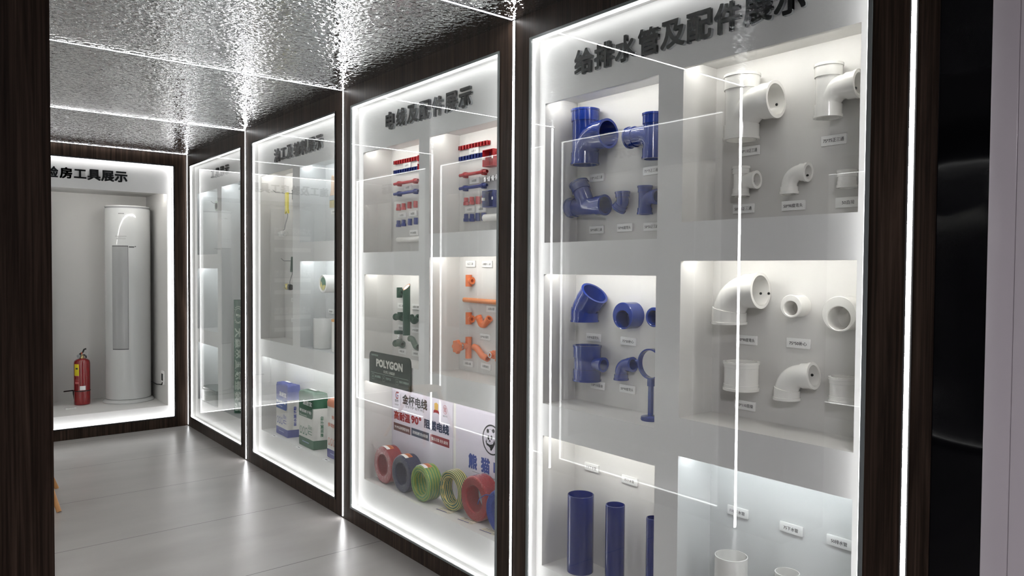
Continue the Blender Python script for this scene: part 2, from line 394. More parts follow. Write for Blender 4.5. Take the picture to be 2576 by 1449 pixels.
for q in ((XL, b[0], 0, CEIL), (b[1], XR, 0, CEIL), (b[0], b[1], 0, b[2]), (b[0], b[1], b[3], CEIL)): box(bm, q[0], q[1], YB, YB + 0.04, q[2], q[3])
struct('wall_back', bm, WOOD)
# black gloss end panel and the pale wall outside the entrance
GLOSSBLK = mat('black_gloss_panel', (0.003, 0.003, 0.004), 0.04, spec=0.2)
def wavy(m):
    n, l, b = nodes(m); tc = n.new('ShaderNodeTexCoord'); nz = n.new('ShaderNodeTexNoise'); nz.inputs['Scale'].default_value = 2.2; nz.inputs['Detail'].default_value = 1
    bp = n.new('ShaderNodeBump'); bp.inputs['Strength'].default_value = 0.5; bp.inputs['Distance'].default_value = 0.03
    l.new(tc.outputs['Object'], nz.inputs['Vector']); l.new(nz.outputs['Fac'], bp.inputs['Height']); l.new(bp.outputs[0], b.inputs['Normal'])
wavy(GLOSSBLK)
bm = BM(); box(bm, XR + 0.004, XR + 0.05, 0.632, 0.752, 0.0, 2.9); struct('trim_1', bm, GLOSSBLK)
OUTWALL = mat('pale_mauve_wall_panel', (0.60, 0.56, 0.60), 0.18)
bm = BM(); box(bm, XR - 0.006, XR + 0.05, 0.577, 0.634, 0.0, 2.9, 0.003); box(bm, XR - 0.004, XR + 0.05, -4.5, 0.576, 0.0, 2.9); struct('wall_entrance', bm, OUTWALL, smooth=True)
OUTCEIL = mat('white_ceiling_paint', (0.6, 0.6, 0.6), 0.7)
bm = BM(); box(bm, -4.5, 2.1, -4.5, 0.30, 2.9, 2.95); box(bm, -4.5, -0.3, 0.30, 8.4, 2.9, 2.95); struct('ceiling_entrance', bm, OUTCEIL)
OUTDARK = mat('grey_hall_wall', (0.10, 0.10, 0.105), 0.5)
bm = BM(); box(bm, -4.55, -4.5, -4.5, 8.4, 0, 2.9); box(bm, -4.5, 2.1, -4.55, -4.5, 0, 2.9); box(bm, -4.5, XL - 0.45, 8.35, 8.4, 0, 2.9); struct('wall_hall', bm, OUTDARK)

# fill lamp added out of view on the hall ceiling to brighten the entrance wall
t = thing('hall_fill_lamp', 'added unseen fill lamp, flat and square, on the hall ceiling outside the entrance', 'lamp', (-1.4, -1.4, 2.9))
bm = BM(); box(bm, -1.75, -1.05, -1.75, -1.05, 2.86, 2.9, 0.004); obj('fill_lamp_housing', bm, CARD, t)
bm = BM(); box(bm, -1.72, -1.08, -1.72, -1.08, 2.852, 2.861); obj('diffuser', bm, led_mat('hall_fill_led', 40.0, (1, 0.95, 1.0)), t)

# ------------------------------------------------------------------ light strips
where = ['in the back corner', 'between the tool cabinet and the paint cabinet', 'between the paint cabinet and the wire cabinet', 'between the wire cabinet and the pipe cabinet', 'between the pipe cabinet and the black gloss panel']
whereL = {1: 'on the opposite wall between the two inner cabinets', 2: 'on the opposite wall between its middle and near cabinets', 3: 'on the opposite wall at the entrance jamb'}
def strip_wall(x, y, label, s, z0=0.012, z1=None, led=LED_R):
    z1 = z1 or CEIL - 0.003
    t = thing('wall_light_strip', label, 'light strip', (x, y, z0), 'vertical light strips on the walnut walls')
    d = -1 if s > 0 else 1      # s>0: right wall, shines towards -x
    bm = BM(); a, c = sorted((x, x + d * 0.0012)); box(bm, a, c, y - 0.0105, y + 0.0105, z0 - 0.004, z1 + 0.001); obj('channel', bm, DARKCH, t)
    bm = BM(); a, c = sorted((x + d * 0.0012, x + d * 0.0022)); box(bm, a, c, y - 0.0056, y + 0.0056, z0, z1); obj('diffuser', bm, led, t)
LED_END = led_mat('corner_led', 7.5, (0.965, 0.98, 1.0))
for i, y in enumerate(YS): strip_wall(XR, y - (0.016 if i == 0 else 0), 'slim glowing vertical light strip ' + where[i], 1, led=LED_END if i == 0 else LED_R)
for i, y in zip((1, 2, 3), (5.775, 4.105, 2.468)): strip_wall(XL, y, 'slim glowing vertical light strip ' + whereL[i], -1)
cw = ['along the top of the back wall', 'ending above the strip that parts tool and paint cabinets', 'ending above the strip that parts paint and wire cabinets', 'ending above the strip that parts wire and pipe cabinets']
for i, y in enumerate(YS[:4]):
    yy = y - (0.024 if i == 0 else 0)
    t = thing('ceiling_light_strip', 'slim white light strip across the rippled ceiling ' + cw[i], 'light strip', (1.13, yy, CEIL), 'light strips across the rippled ceiling')
    bm = BM(); box(bm, XL + 0.004, XR - 0.008, yy - 0.0105, yy + 0.0105, CEIL - 0.0002, CEIL + 0.001); obj('channel', bm, mat('dark_blue_channel', (0.01, 0.012, 0.05), 0.4), t)
    bm = BM(); box(bm, XL + 0.008, XR - 0.009, yy - 0.0052, yy + 0.0052, CEIL - 0.0004, CEIL - 0.0002); obj('diffuser', bm, LED_END if i == 0 else LED_R, t)

# ------------------------------------------------------------------ display cabinets
# local frame of a cabinet front: u along the reading direction, w into the wall, z up
MR = lambda u, w, z: (XR + w, -u, z)
ML = lambda u, w, z: (XL - w, u, z)
MB = lambda u, w, z: (u, YB + w, z)
LIP, LIPD = 0.03, 0.015
def mbox(bm, M, u0, u1, w0, w1, z0, z1):
    c = [M(u, w, z) for u in (u0, u1) for w in (w0, w1) for z in (z0, z1)]
    box(bm, *[f(q[i] for q in c) for i in range(3) for f in (min, max)])
def cabinet(name, label, M, op, cells, title, side, trim, depth=0.19, board=0.045, th=0.098, pitch=None, tcen=None, tz=2.356, bold=0.026, glass=True, niche_mats=None, leds=None):
    u0, u1, z0, z1 = op; g0 = (u0, u1, z0, z1); q = 0.0012; u0, u1, z0, z1 = u0 + q, u1 - q, z0 + q, z1 - q      # lining stands proud of the veneer edge
    t = thing(name, label, 'display cabinet', M((u0 + u1) / 2, 0.02, z0))
    # niche face: the board with its openings, and the short reveal around it
    bm = BM()
    us = sorted({u0, u1, *[v for c in cells for v in c[:2]]}); zs = sorted({z0, z1, *[v for c in cells for v in c[2:4]]})
    for a, b in zip(us, us[1:]):
        for c, d in zip(zs, zs[1:]):
            if any(q[0] - 1e-6 <= a and b <= q[1] + 1e-6 and q[2] - 1e-6 <= c and d <= q[3] + 1e-6 for q in cells): continue
            quad(bm, M(a, board, c), M(b, board, c), M(b, board, d), M(a, board, d))
    for a, b, c, d in ((u0, u0, z0, z1), (u1, u1, z0, z1)): quad(bm, M(a, 0.0015, c), M(b, board, c), M(b, board, d), M(a, 0.0015, d))
    for z in (z0, z1): quad(bm, M(u0, 0.0015, z), M(u1, 0.0015, z), M(u1, board, z), M(u0, board, z))
    bmesh.ops.remove_doubles(bm, verts=bm.verts[:], dist=1e-5)
    obj('face_board', bm, WHITE, t, smooth=False)
    for k, (a, b, c, d) in enumerate(cells):
        bm = BM(); w1 = board + depth; wl = board + LIPD; dd = d + LIP
        quad(bm, M(a, w1, c), M(b, w1, c), M(b, w1, dd), M(a, w1, dd))
        quad(bm, M(a, board, c), M(b, board, c), M(b, w1, c), M(a, w1, c))
        for u in (a, b):
            quad(bm, M(u, board, c), M(u, w1, c), M(u, w1, d), M(u, board, d)); quad(bm, M(u, wl, d), M(u, w1, d), M(u, w1, dd), M(u, wl, dd))
        quad(bm, M(a, wl, dd), M(b, wl, dd), M(b, w1, dd), M(a, w1, dd)); quad(bm, M(a, board, d), M(b, board, d), M(b, wl, d), M(a, wl, d)); quad(bm, M(a, wl, d), M(b, wl, d), M(b, wl, dd), M(a, wl, dd))
        nm = niche_mats[k] if niche_mats else NICHE
        o = obj('niche', bm, nm, t, smooth=False)
        bm = BM(); mbox(bm, M, a + 0.012, b - 0.012, board + 0.045, board + 0.055, dd - 0.007, dd - 0.001); obj('niche_light', bm, (leds[k] if leds else LED_N), o, smooth=False)
    # light strip round the rim, behind the glass
    e, f = 0.0035, 0.0125; q = 0.004
    for a, b, c, d in ((u0, u0 + q, z0, z1), (u1 - q, u1, z0, z1), (u0 + q, u1 - q, z0, z0 + q), (u0 + q, u1 - q, z1 - q, z1)):
        bm = BM(); mbox(bm, M, a, b, e, f, c, d); obj('rim_light', bm, LED_P, t, smooth=False)
    if glass:
        bm = BM(); mbox(bm, M, u0, u1, -0.0035, 0.001, z0, z1); obj('glass_pane', bm, GLASS, t, smooth=False)
    g = 0.011; u0, u1, z0, z1 = g0
    bm = BM()
    for a, b, c, d in ((u0 - g, u0, z0 - g, z1 + g), (u1, u1 + g, z0 - g, z1 + g), (u0, u1, z0 - g, z0), (u0, u1, z1, z1 + g)): mbox(bm, M, a, b, -0.0055, -0.0005, c, d)
    obj('glass_trim', bm, trim, t, smooth=False)
    # raised title letters
    if title:
        n = len(title); tc = tcen if tcen is not None else (u0 + u1) / 2
        for i, ch in enumerate(title):
            u = tc + (i - (n - 1) / 2) * pitch
            if ch == ' ': continue
            T = face_T(M(u, board, tz), side); cb = text_bm(ch, T, height=th * (0.80 if ch in '工' else 1.0), depth=0.013, bold=bold, res=4)
            cb.normal_update()
            for fc in cb.faces:
                nrm = (T.inverted().to_3x3() @ fc.normal); fc.material_index = 0 if abs(nrm.z) > 0.9 else 1
            obj('title_character', cb, [ACRYL, ACRYL_SIDE], t, smooth=False)
    return t
neg = lambda cs: [(-c[1], -c[0], c[2], c[3]) for c in cs]       # wall y ranges -> reading direction on the right wall
def opn(o): return (-o[1], -o[0], o[2], o[3])
PIPE_C = [(1.688, 2.292, 1.648, 2.231), (0.971, 1.580, 1.703, 2.232), (1.690, 2.294, 0.967, 1.5155), (0.971, 1.582, 1.022, 1.568), (1.686, 2.292, 0.272, 0.830), (0.971, 1.582, 0.272, 0.888)]
cabinet('pipe_cabinet', 'large glazed white cabinet showing blue and white drainage pipe fittings', MR, opn(OPEN[3]), neg(PIPE_C), '给排水管及配件展示', 'R', GREYTRIM, pitch=0.1095, tcen=-1.620, leds=[LED_N, LED_N, LED_N, LED_N, LED_N, LED_NC], niche_mats=[NICHE, NICHE, NICHE, NICHE, NICHE, NICHE_COOL])
WIRE_C = [(3.288, 3.906, 1.628, 2.218), (2.612, 3.187, 1.716, 2.214), (3.285, 3.892, 1.000, 1.498), (2.618, 3.183, 0.998, 1.594), (2.605, 3.890, 0.276, 0.870)]
cabinet('wire_cabinet', 'glazed white cabinet showing conduit fittings, valves and wire coils', MR, opn(OPEN[2]), neg(WIRE_C), '电线及配件展示', 'R', GREYTRIM, pitch=0.1195, tcen=-3.218)
PAINT_C = [(4.960, 5.586, 0.983, 2.236), (4.278, 4.836, 1.710, 2.230), (4.278, 4.832, 0.985, 1.580), (4.290, 5.572, 0.276, 0.852)]
cabinet('paint_cabinet', 'glazed white cabinet showing paint rollers, a brush and putty bags', MR, opn(OPEN[1]), neg(PAINT_C), '油工及辅料展示', 'R', BLACK, pitch=0.1205, tcen=-4.866, niche_mats=[NICHE, NICHE_COOL, NICHE_COOL, NICHE], leds=[LED_N, LED_NC, LED_NC, LED_NC])
TOOL_C = [(6.630, 7.232, 1.650, 2.230), (6.630, 7.234, 0.952, 1.523), (6.630, 7.236, 0.278, 0.820), (6.040, 6.516, 0.278, 2.238)]
cabinet('tool_cabinet', 'narrow-looking glazed cabinet in the corner, with a green roll standing in it', MR, opn(OPEN[0]), neg(TOOL_C), '工具展示', 'R', BLACK, pitch=0.128, tcen=-6.542, tz=2.366, th=0.082, niche_mats=[NICHE_COOL] * 4, leds=[LED_NC] * 4)
BC = [(0.43, 1.832, 0.206, 2.226)]
cabinet('air_conditioner_cabinet', 'glazed cabinet in the end wall holding an air conditioner and extinguisher', MB, BACKOPEN, BC, '施工及验房工具展示', 'B', BLACK, depth=0.82, glass=False, leds=[led_mat('end_niche_led', 25.0, (1.0, 0.985, 0.95))], pitch=0.1085, tcen=1.006, tz=2.355, th=0.098)
for k, (o, lb, wt) in enumerate(zip(OPENL, ('innermost glazed cabinet of the opposite wall, seen in reflections', 'middle glazed cabinet of the opposite wall, seen in reflections', 'nearest glazed cabinet of the opposite wall, seen in reflections'), (None, None, None))):
    y0, y1, z0, z1 = o; w = (y1 - y0 - 0.18) / 2
    cabinet('display_cabinet', lb, ML, o, [(y0 + 0.05, y0 + 0.05 + w, 1.0, 2.22), (y1 - 0.05 - w, y1 - 0.05, 1.0, 2.22), (y0 + 0.05, y1 - 0.05, 0.28, 0.86)], '展示', 'L', BLACK, pitch=0.118, tcen=y1 - 0.62)

# the next glazed cabinet across the hall, seen only as thin bright lines in the pipe cabinet glass
HX = -3.4; OPENH = (2.3, 4.2, 0.15, 2.55)
bm = BM(); wall_frame(bm, HX - 0.45, HX, [OPENH], 1.9, 8.3); struct('wall_hall_cabinet', bm, WOOD)
cabinet('hall_cabinet', 'glazed cabinet across the hall, mirrored as thin bright lines in glass', lambda u, w, z: (HX - w, u, z), OPENH, [(2.36, 4.14, 0.3, 2.3)], None, 'L', BLACK)

# ------------------------------------------------------------------ drainage fittings (pipe cabinet)
def V(X, yz): return Vector((X, yz[0], yz[1]))
def fitting_thing(name, label, cat, X, yz, group): return thing(name, label, cat, (X, yz[0], yz[1]), group)
GB, GW = 'blue drainage fittings on the niche wall', 'white drainage fittings on the niche wall'
def screw(parent, p, r=0.005):
    bm = BM(); lathe(bm, [(0, 0), (r * 0.7, 0), (r, 0.0015), (r, 0.004), (0, 0.004)], p, (1, 0, 0), 14); obj('screw', bm, SCREW, parent)
def drain_tee(label, m, grp, X, r, yc, zt, zb, yo, zo, rb=None, sweepy=True, scr=False, socks=(0.05, 0.05), brs=0.045, wall=0.004):
    """run upright at yc from zb to zt, branch mouth at (yo, zo)"""
    rb = rb or r; t = fitting_thing('pipe_tee', label, 'pipe fitting', X, (yc, (zt + zb) / 2), grp)
    s = -1 if yo < yc else 1
    if sweepy: br = fillet([(X, yc, zo - 0.85 * rb), (X, yc + s * 0.75 * rb, zo), (X, yo, zo)], rb * 1.35, 10)
    else: br = [Vector((X, yc, zo)), Vector((X, yo, zo))]
    tee_fitting('tee_body', [V(X, (yc, zb)), V(X, (yc, zt))], br, r, rb, wall, m, t, run_sock=socks, br_sock=brs)
    if scr: screw(t, (X + rb - wall - 0.005, yo + 0.028, zo - rb * 0.1), 0.0045)
    return t
def drain_elbow(label, m, grp, X, r, pts, bend, sock=(0.05, 0.05), wall=0.004, screws=()):
    c = pts[1]; t = fitting_thing('pipe_elbow', label, 'pipe fitting', X, c, grp)
    shell_fitting('elbow_body', fillet([V(X, q) for q in pts], bend, 12), r, wall, m, t, sock=sock)
    for q in screws: screw(t, (X + r - wall - 0.005, q[0], q[1]), 0.0045)
    return t
def coupling(label, m, grp, X, r, y, zt, zb, scr=None, sock=0.02):
    t = fitting_thing('pipe_coupling', label, 'pipe fitting', X, (y, (zt + zb) / 2), grp)
    shell_fitting('coupling_body', [V(X, (y, zb)), V(X, (y, zt))], r, 0.004, m, t, sock=(sock, sock), step=0.0015)
    if scr: screw(t, (X + r - 0.009, y + scr, zt - 0.016), 0.0045)
    return t
def bushing(label, m, grp, yc, zc, r, hole, hz, dep=0.05, X=XB):
    """short eccentric reducer standing off the wall, its mouth facing the room"""
    t = fitting_thing('reducer_bushing', label, 'pipe fitting', X - dep, (yc, zc), grp)
    a = BM(); lathe(a, [(0, -0.0005), (r - 0.002, -0.0005), (r, 0.002), (r, dep), (0, dep)], (X - dep, yc, zc), (1, 0, 0), 48)
    b = BM(); lathe(b, [(0, -0.02), (hole + 0.002, -0.02), (hole + 0.002, 0.0), (hole, 0.002), (hole * 0.97, dep - 0.004), (0, dep - 0.004)], (X - dep, yc, zc + hz), (1, 0, 0), 40)
    obj('bushing_body', boolean([a, b], ['DIFFERENCE']), m, t); return t

# upper blue niche
a, zt, zb, o = (2.1839, 2.0988), (2.1242, 2.2058), (2.1823, 1.9755), (2.0519, 2.0895)
drain_tee('largest blue tee, top row beside the niche corner, mouth open to the entrance', BLUE, GB, 2.173, 0.055, a[0], zt[1], zb[1], o[0], o[1])
a, zt, zb, o = (1.8333, 2.0528), (1.8004, 2.1376), (1.8319, 1.9629), (1.9441, 2.0602)
drain_tee('blue tee cut by the white divider, its branch pointing to the big tee', BLUE, GB, 2.191, 0.0375, a[0], zt[1], zb[1], o[0] + 0.012, o[1], socks=(0.04, 0.04), brs=0.036)
ya, yb, yc_, yd = (2.0827, 1.8044), (2.2903, 1.8014), (2.1980, 1.8042), (2.2389, 1.9061)
t = fitting_thing('pipe_wye', 'blue oblique three-way branch lying on its side under the largest blue tee', 'pipe fitting', 2.191, yc_, GB)
zz = (ya[1] + yb[1]) / 2
tee_fitting('wye_body', [V(2.191, (yb[0], zz)), V(2.191, (ya[0], zz))], [V(2.191, (yc_[0] - 0.012, zz)), V(2.191, yd)], 0.0375, 0.0375, 0.004, BLUE, t, run_sock=(0.04, 0.04), br_sock=0.04)
drain_elbow('small blue bent elbow between the blue wye and a small tee', BLUE, GB, 2.204, 0.025, [(1.9993, 1.8511), (1.9974, 1.8085), (2.0209, 1.7814)], 0.012, sock=(0.024, 0.024))
a, zt, zb, o = (1.8813, 1.8116), (1.8574, 1.8650), (1.8804, 1.7526), (1.8212, 1.8190)
drain_tee('small blue tee at the divider, lower row of the upper blue niche', BLUE, GB, 2.204, 0.025, a[0], zt[1], zb[1], o[0], o[1], socks=(0.026, 0.026), brs=0.024)
def LC(c, text, label, **k): return label_card(c, text, label, **k)
LC((2.1688, 1.9256), '110*110正三通', 'name card reading 110*110 directly above the blue wye')
LC((1.8722, 1.9261), '75*75正三通', 'name card reading 75*75 under the blue tee cut by the divider')
LC((2.1672, 1.7052), '50*50斜三通', 'name card reading 50*50 under the blue wye')
LC((2.0080, 1.7081), '50*45度弯头', 'name card reading 50*45 under the small blue elbow')
LC((1.8669, 1.7064), '50*50正三通', 'name card reading 50*50 cut by the divider under a small blue tee')
# middle blue niche
drain_elbow('big blue bent elbow with its wide mouth tilted up, above the 110*45 card', BLUE, GB, 2.173, 0.055, [(2.1766, 1.3156), (2.1774, 1.3718), (2.1193, 1.4390)], 0.05, sock=(0.05, 0.05))
a, h = (1.9571, 1.3528), (1.9569, 1.3379)
bushing('thick blue reducer ring above the 75*50 card', BLUE, GB, a[0], a[1], 0.0535, 0.036, h[1] - a[1], dep=0.07)
a = (1.8136, 1.3549)
bushing('smaller blue reducer ring cut off by the white divider', BLUE, GB, a[0], a[1], 0.038, 0.028, -0.003, dep=0.055)
LC((2.1798, 1.2459), '110*45度弯头', 'name card reading 110*45 under the big blue elbow')
LC((1.9820, 1.2455), '75*50补心', 'name card reading 75*50 under the thick blue ring')
LC((2.1536, 1.0438), '110*110直接', 'name card reading 110*110 half hidden by the foot of a blue tee')
LC((1.9849, 1.0500), '50*90度弯头', 'name card reading 50*90 under the small blue right-angle elbow')
a, zt, zb, o = (2.1599, 1.1364), (2.1609, 1.2185), (2.0982, 1.0681), (2.0643, 1.1449)
drain_tee('wide blue tee with one small side outlet, in the middle blue niche', BLUE, GB, 2.173, 0.055, a[0], zt[1], zb[1], o[0], o[1], rb=0.025, sweepy=False, brs=0.024)
drain_elbow('small blue right-angle elbow next to the ring clamp', BLUE, GB, 2.204, 0.025, [(1.9955, 1.0886), (1.9964, 1.1504), (1.9330, 1.1575)], 0.034, sock=(0.024, 0.024))
# ring clamp on a stand
cy, base = (1.7872, 1.1809), (1.7746, 0.9813)
t = thing('pipe_clamp', 'blue ring clamp on a slim stand with round foot, half behind the divider', 'pipe clamp', (2.14, cy[0], 0.967))
bm = BM(); lathe(bm, [(0.0525, -0.011), (0.058, -0.011), (0.058, 0.011), (0.0525, 0.011)], (2.14, cy[0], cy[1]), (1, 0, 0), 48, closed=True); obj('ring', bm, BLUE, t)
bm = BM(); sweep(bm, [(2.14, cy[0] + 0.057, cy[1] + 0.004), (2.14, cy[0] + 0.074, cy[1] + 0.004)], [0.008, 0.0055], 14); obj('bolt', bm, BLUE, t)
bm = BM()
box(bm, 2.132, 2.148, cy[0] - 0.008, cy[0] + 0.008, 0.975, cy[1] - 0.055, 0.002); box(bm, 2.130, 2.150, cy[0] - 0.011, cy[0] + 0.011, cy[1] - 0.085, cy[1] - 0.054, 0.002); obj('stand', bm, BLUE, t)
bm = BM(); lathe(bm, [(0, 0), (0.036, 0), (0.038, 0.004), (0.036, 0.014), (0.012, 0.02), (0, 0.02)], (2.14, cy[0], 0.9672), (0, 0, 1), 36); obj('foot', bm, BLUE, t)
# lower blue niche: standing lengths of pipe
def standing_pipe(label, m, grp, X, y, zt, r, z0=0.2725, wall=0.0035, scr=False):
    t = thing('drain_pipe', label, 'pipe', (X, y, z0), grp)
    bm = BM(); sweep_hollow(bm, [(X, y, z0), (X, y, zt - 0.001), (X, y, zt)], [r, r, r - 0.001], r - wall, 48); obj('pipe_wall', bm, m, t)
    if scr: screw(t, (X + r - wall - 0.004, y - r * 0.25, zt - 0.035), 0.0055)
    return t
G1 = 'blue pipe lengths standing in the niche'; G2 = 'white pipe lengths standing in the niche'
a = (2.1517, 0.5958); standing_pipe('tallest and thickest blue pipe standing in the lower blue niche', PIPEBLUE, G1, 2.135, a[0], a[1], 0.055)
a = (1.9659, 0.5980); standing_pipe('medium blue pipe standing between the thick and the thin one', PIPEBLUE, G1, 2.145, a[0], a[1], 0.0385)
a = (1.7751, 0.5959); standing_pipe('thin blue pipe standing against the divider', PIPEBLUE, G1, 2.150, a[0], a[1], 0.027)
LC((2.1825, 0.6852), '110下水管', 'name card reading 110 above the thickest blue pipe')
LC((1.9673, 0.6788), '75下水管', 'name card reading 75 above the medium blue pipe')
# upper white niche
a, zt, zb, o = (1.4338, 2.1020), (1.3955, 2.1987), (1.4328, 1.9795), (1.3051, 2.0963)
drain_tee('largest white tee in the upper white niche, mouth showing a screw', PVC, GW, 2.173, 0.055, a[0], zt[1], zb[1], o[0], o[1], scr=True)
a, zt, zb, o = (1.1392, 2.1035), (1.1186, 2.1770), (1.1387, 2.0114), (1.0420, 2.0995)
drain_tee('white tee cut by the glass edge, above the 75*75 card', PVC, GW, 2.191, 0.0375, a[0], zt[1], zb[1], o[0], o[1], socks=(0.04, 0.04), brs=0.036, scr=True)
a, zt, zb, o = (1.4533, 1.8435), (1.4352, 1.8950), (1.4525, 1.7928), (1.3906, 1.8451)
drain_tee('small white tee above the white 50*50 card', PVC, GW, 2.204, 0.025, a[0], zt[1], zb[1], o[0], o[1], socks=(0.026, 0.026), brs=0.024, scr=True)
e = (1.2119, 1.8463)
drain_elbow('small white right-angle elbow above the white 50*90 card', PVC, GW, 2.204, 0.025, [(1.2725, 1.7861), (1.2738, 1.8581), (1.2073, 1.8528)], 0.040, sock=(0.024, 0.024), screws=[(e[0] + 0.008, e[1] - 0.002)])
a, zt, zb = (1.0816, 1.8203), (1.0679, 1.8454), (1.0669, 1.7914)
coupling('small white coupling at the glass edge above the 50 card', PVC, GW, 2.204, 0.027, a[0], zt[1], zb[1])
LC((1.4406, 1.9506), '110*110正三通', 'name card reading 110*110 under the largest white tee')
LC((1.1386, 1.9482), '75*75正三通', 'name card reading 75*75 under the white tee at the glass edge')
LC((1.4584, 1.7520), '50*50正三通', 'name card reading 50*50 under the small white tee')
LC((1.2716, 1.7512), '50*90度弯头', 'name card reading 50*90 under the small white elbow')
LC((1.0882, 1.7501), '50直接', 'name card reading 50 under the small white coupling')
# middle white niche
e1, e2 = (1.3809, 1.4585), (1.3507, 1.4594)
drain_elbow('big white right-angle elbow with two screws in its mouth', PVC, GW, 2.173, 0.055, [(1.4712, 1.3508), (1.4731, 1.4639), (1.3505, 1.4700)], 0.085, sock=(0.05, 0.05), screws=[e1, e2])
a, h = (1.2438, 1.4220), (1.2354, 1.4155)
bushing('small white reducer ring above the white 75*50 card', PVC, GW, a[0], a[1], 0.0375, 0.0235, h[1] - a[1], dep=0.06)
a, h = (1.0803, 1.4061), (1.0727, 1.3932)
bushing('large white reducer ring cut by the cabinet edge', PVC, GW, a[0], a[1], 0.0545, 0.036, h[1] - a[1], dep=0.07)
LC((1.4387, 1.2950), '110*90度弯头', 'name card reading 110*90 under the big white elbow')
LC((1.2458, 1.2987), '75*50补心', 'name card reading 75*50 under the small white ring')
a, zt, zb = (1.4202, 1.1729), (1.4208, 1.2260), (1.3809, 1.1287)
coupling('wide white coupling sleeve in the middle white niche', PVC, GW, 2.173, 0.0565, a[0], zt[1], zb[1], scr=-0.02)
LC((1.4410, 1.0655), '110*110直接', 'name card reading 110*110 under the wide white sleeve')
e = (1.1925, 1.2016)
drain_elbow('middle-sized white elbow, bottom row between two white sleeves', PVC, GW, 2.191, 0.0375, [(1.2614, 1.1160), (1.2627, 1.1928), (1.1697, 1.2047)], 0.056, sock=(0.036, 0.036), screws=[e])
a, zt, zb = (1.0752, 1.1735), (1.0760, 1.2126), (1.0542, 1.1335)
coupling('narrower white sleeve cut by the cabinet edge, bottom row', PVC, GW, 2.191, 0.039, a[0], zt[1], zb[1])
# lower white niche
a = (1.4235, 0.5647); standing_pipe('thicker white pipe whose top just shows, screw inside its mouth', PVC, G2, 2.135, a[0], a[1], 0.055, scr=True)
a = (1.2231, 0.5709); standing_pipe('thinner white pipe barely showing its rim at the bottom', PVC, G2, 2.145, a[0], a[1], 0.0385, scr=True)
LC((1.4631, 0.6839), '110下水管', 'name card reading 110 above the thicker white pipe')
LC((1.2600, 0.6810), '75下水管', 'name card reading 75 above the thinner white pipe')
LC((1.0969, 0.6843), '50排水管', 'name card reading 50, lowest one at the cabinet edge')

# ------------------------------------------------------------------ conduit parts (wire cabinet, upper niches)
def clip_row(label, m, pa, pb, n=10):
    """row of joined open pipe clips, seen as little U-shaped cups"""
    X = XB; t = thing('pipe_clip_row', label, 'pipe clips', (X - 0.01, (pa[0] + pb[0]) / 2, (pa[1] + pb[1]) / 2), 'rows of joined pipe clips')
    bm = BM(); L = pa[0] - pb[0]; w = L / n; z = (pa[1] + pb[1]) / 2; h = 0.0105
    box(bm, X - 0.006, X - 0.001, pb[0], pa[0], z - h, z + h, 0.001); obj('clip_base', bm, m, t)
    for k in range(n):
        y = pb[0] + w * (k + 0.5); bm = BM()
        lathe(bm, [(0.0062, -h), (0.0088, -h), (0.0088, h), (0.0062, h)], (X - 0.0145, y, z), (0, 0, 1), 12, closed=True, a0=radians(40), a1=radians(320), u=(-1, 0, 0)); obj('clip', bm, m, t)
    return t
def conduit(label, m, pa, pb, r=0.0086, X=2.212):
    t = thing('conduit_pipe', label, 'conduit pipe', (X, (pa[0] + pb[0]) / 2, (pa[1] + pb[1]) / 2), 'short conduit pipes held by saddles')
    bm = BM(); z = (pa[1] + pb[1]) / 2; sweep_hollow(bm, [(X, pa[0], z), (X, pb[0], z)], r, r * 0.8, 24); obj('pipe_wall', bm, m, t)
    for f in (0.16, 0.84):
        y = pa[0] + (pb[0] - pa[0]) * f; bm = BM(); box(bm, X - 0.002, XB - 0.001, y - 0.009, y + 0.009, z - 0.0145, z + 0.0145, 0.002)
        lathe(bm, [(r + 0.0003, -0.009), (r + 0.0025, -0.009), (r + 0.0025, 0.009), (r + 0.0003, 0.009)], (X, y, z), (0, 1, 0), 20, closed=True); obj('saddle_clip', bm, m, t)
    return t
def sleeve(label, m, c, kind, X=2.217, h=0.019):
    t = thing('conduit_connector', label, 'conduit connector', (X, c[0], c[1]), 'conduit connectors in pairs')
    bm = BM(); y, z = c
    if kind == 'cup': prof = [(0.0085, h), (0.012, h), (0.0122, -0.002), (0.0155, -0.004), (0.0155, -h), (0.011, -h)]
    else: prof = [(0.0085, h), (0.0118, h), (0.0122, h - 0.002), (0.0122, -h + 0.002), (0.0118, -h), (0.0085, -h)]
    lathe(bm, prof, (X, y, z), (0, 0, 1), 8 if kind == 'cup' else 24, closed=True); obj('connector_body', bm, m, t, ang=25); return t
def switch_box(label, m, y0, y1, z0, z1, dep=0.05):
    """open square wall box with knock-outs and two clips"""
    X0, X1 = XB - dep, XB - 0.001; th = 0.003; t = thing('junction_box', label, 'junction box', (X1, (y0 + y1) / 2, (z0 + z1) / 2), 'square junction boxes')
    a = BM(); box(a, X0, X1, y0, y1, z0, z1, 0.0015); b = BM(); box(b, X0 - 0.01, X1 - th, y0 + th, y1 - th, z0 + th, z1 - th)
    obj('box_shell', boolean([a, b], ['DIFFERENCE']), m, t, ang=30)
    for q in (0.25, 0.75):
        z = z0 + (z1 - z0) * q
        bm = BM(); lathe(bm, [(0.0095, 0), (0.0105, 0), (0.0105, 0.0015), (0.0095, 0.0015)], (XB - dep * 0.5, y0 - 0.0003, z), (0, -1, 0), 24, closed=True); obj('knockout', bm, m, t)
        bm = BM(); lathe(bm, [(0.0095, 0), (0.0105, 0), (0.0105, 0.0012), (0.0095, 0.0012)], (X1 - th, y1 - 0.028, z), (-1, 0, 0), 24, closed=True); obj('knockout', bm, m, t)
    zc = (z0 + z1) / 2
    for y in (y0 + 0.0022, y1 - 0.0052):
        bm = BM(); box(bm, X0 - 0.002, X0 + 0.014, y - 0.002, y + 0.006, zc - 0.007, zc + 0.007, 0.001); obj('screw_lug', bm, CARD, t)
    return t
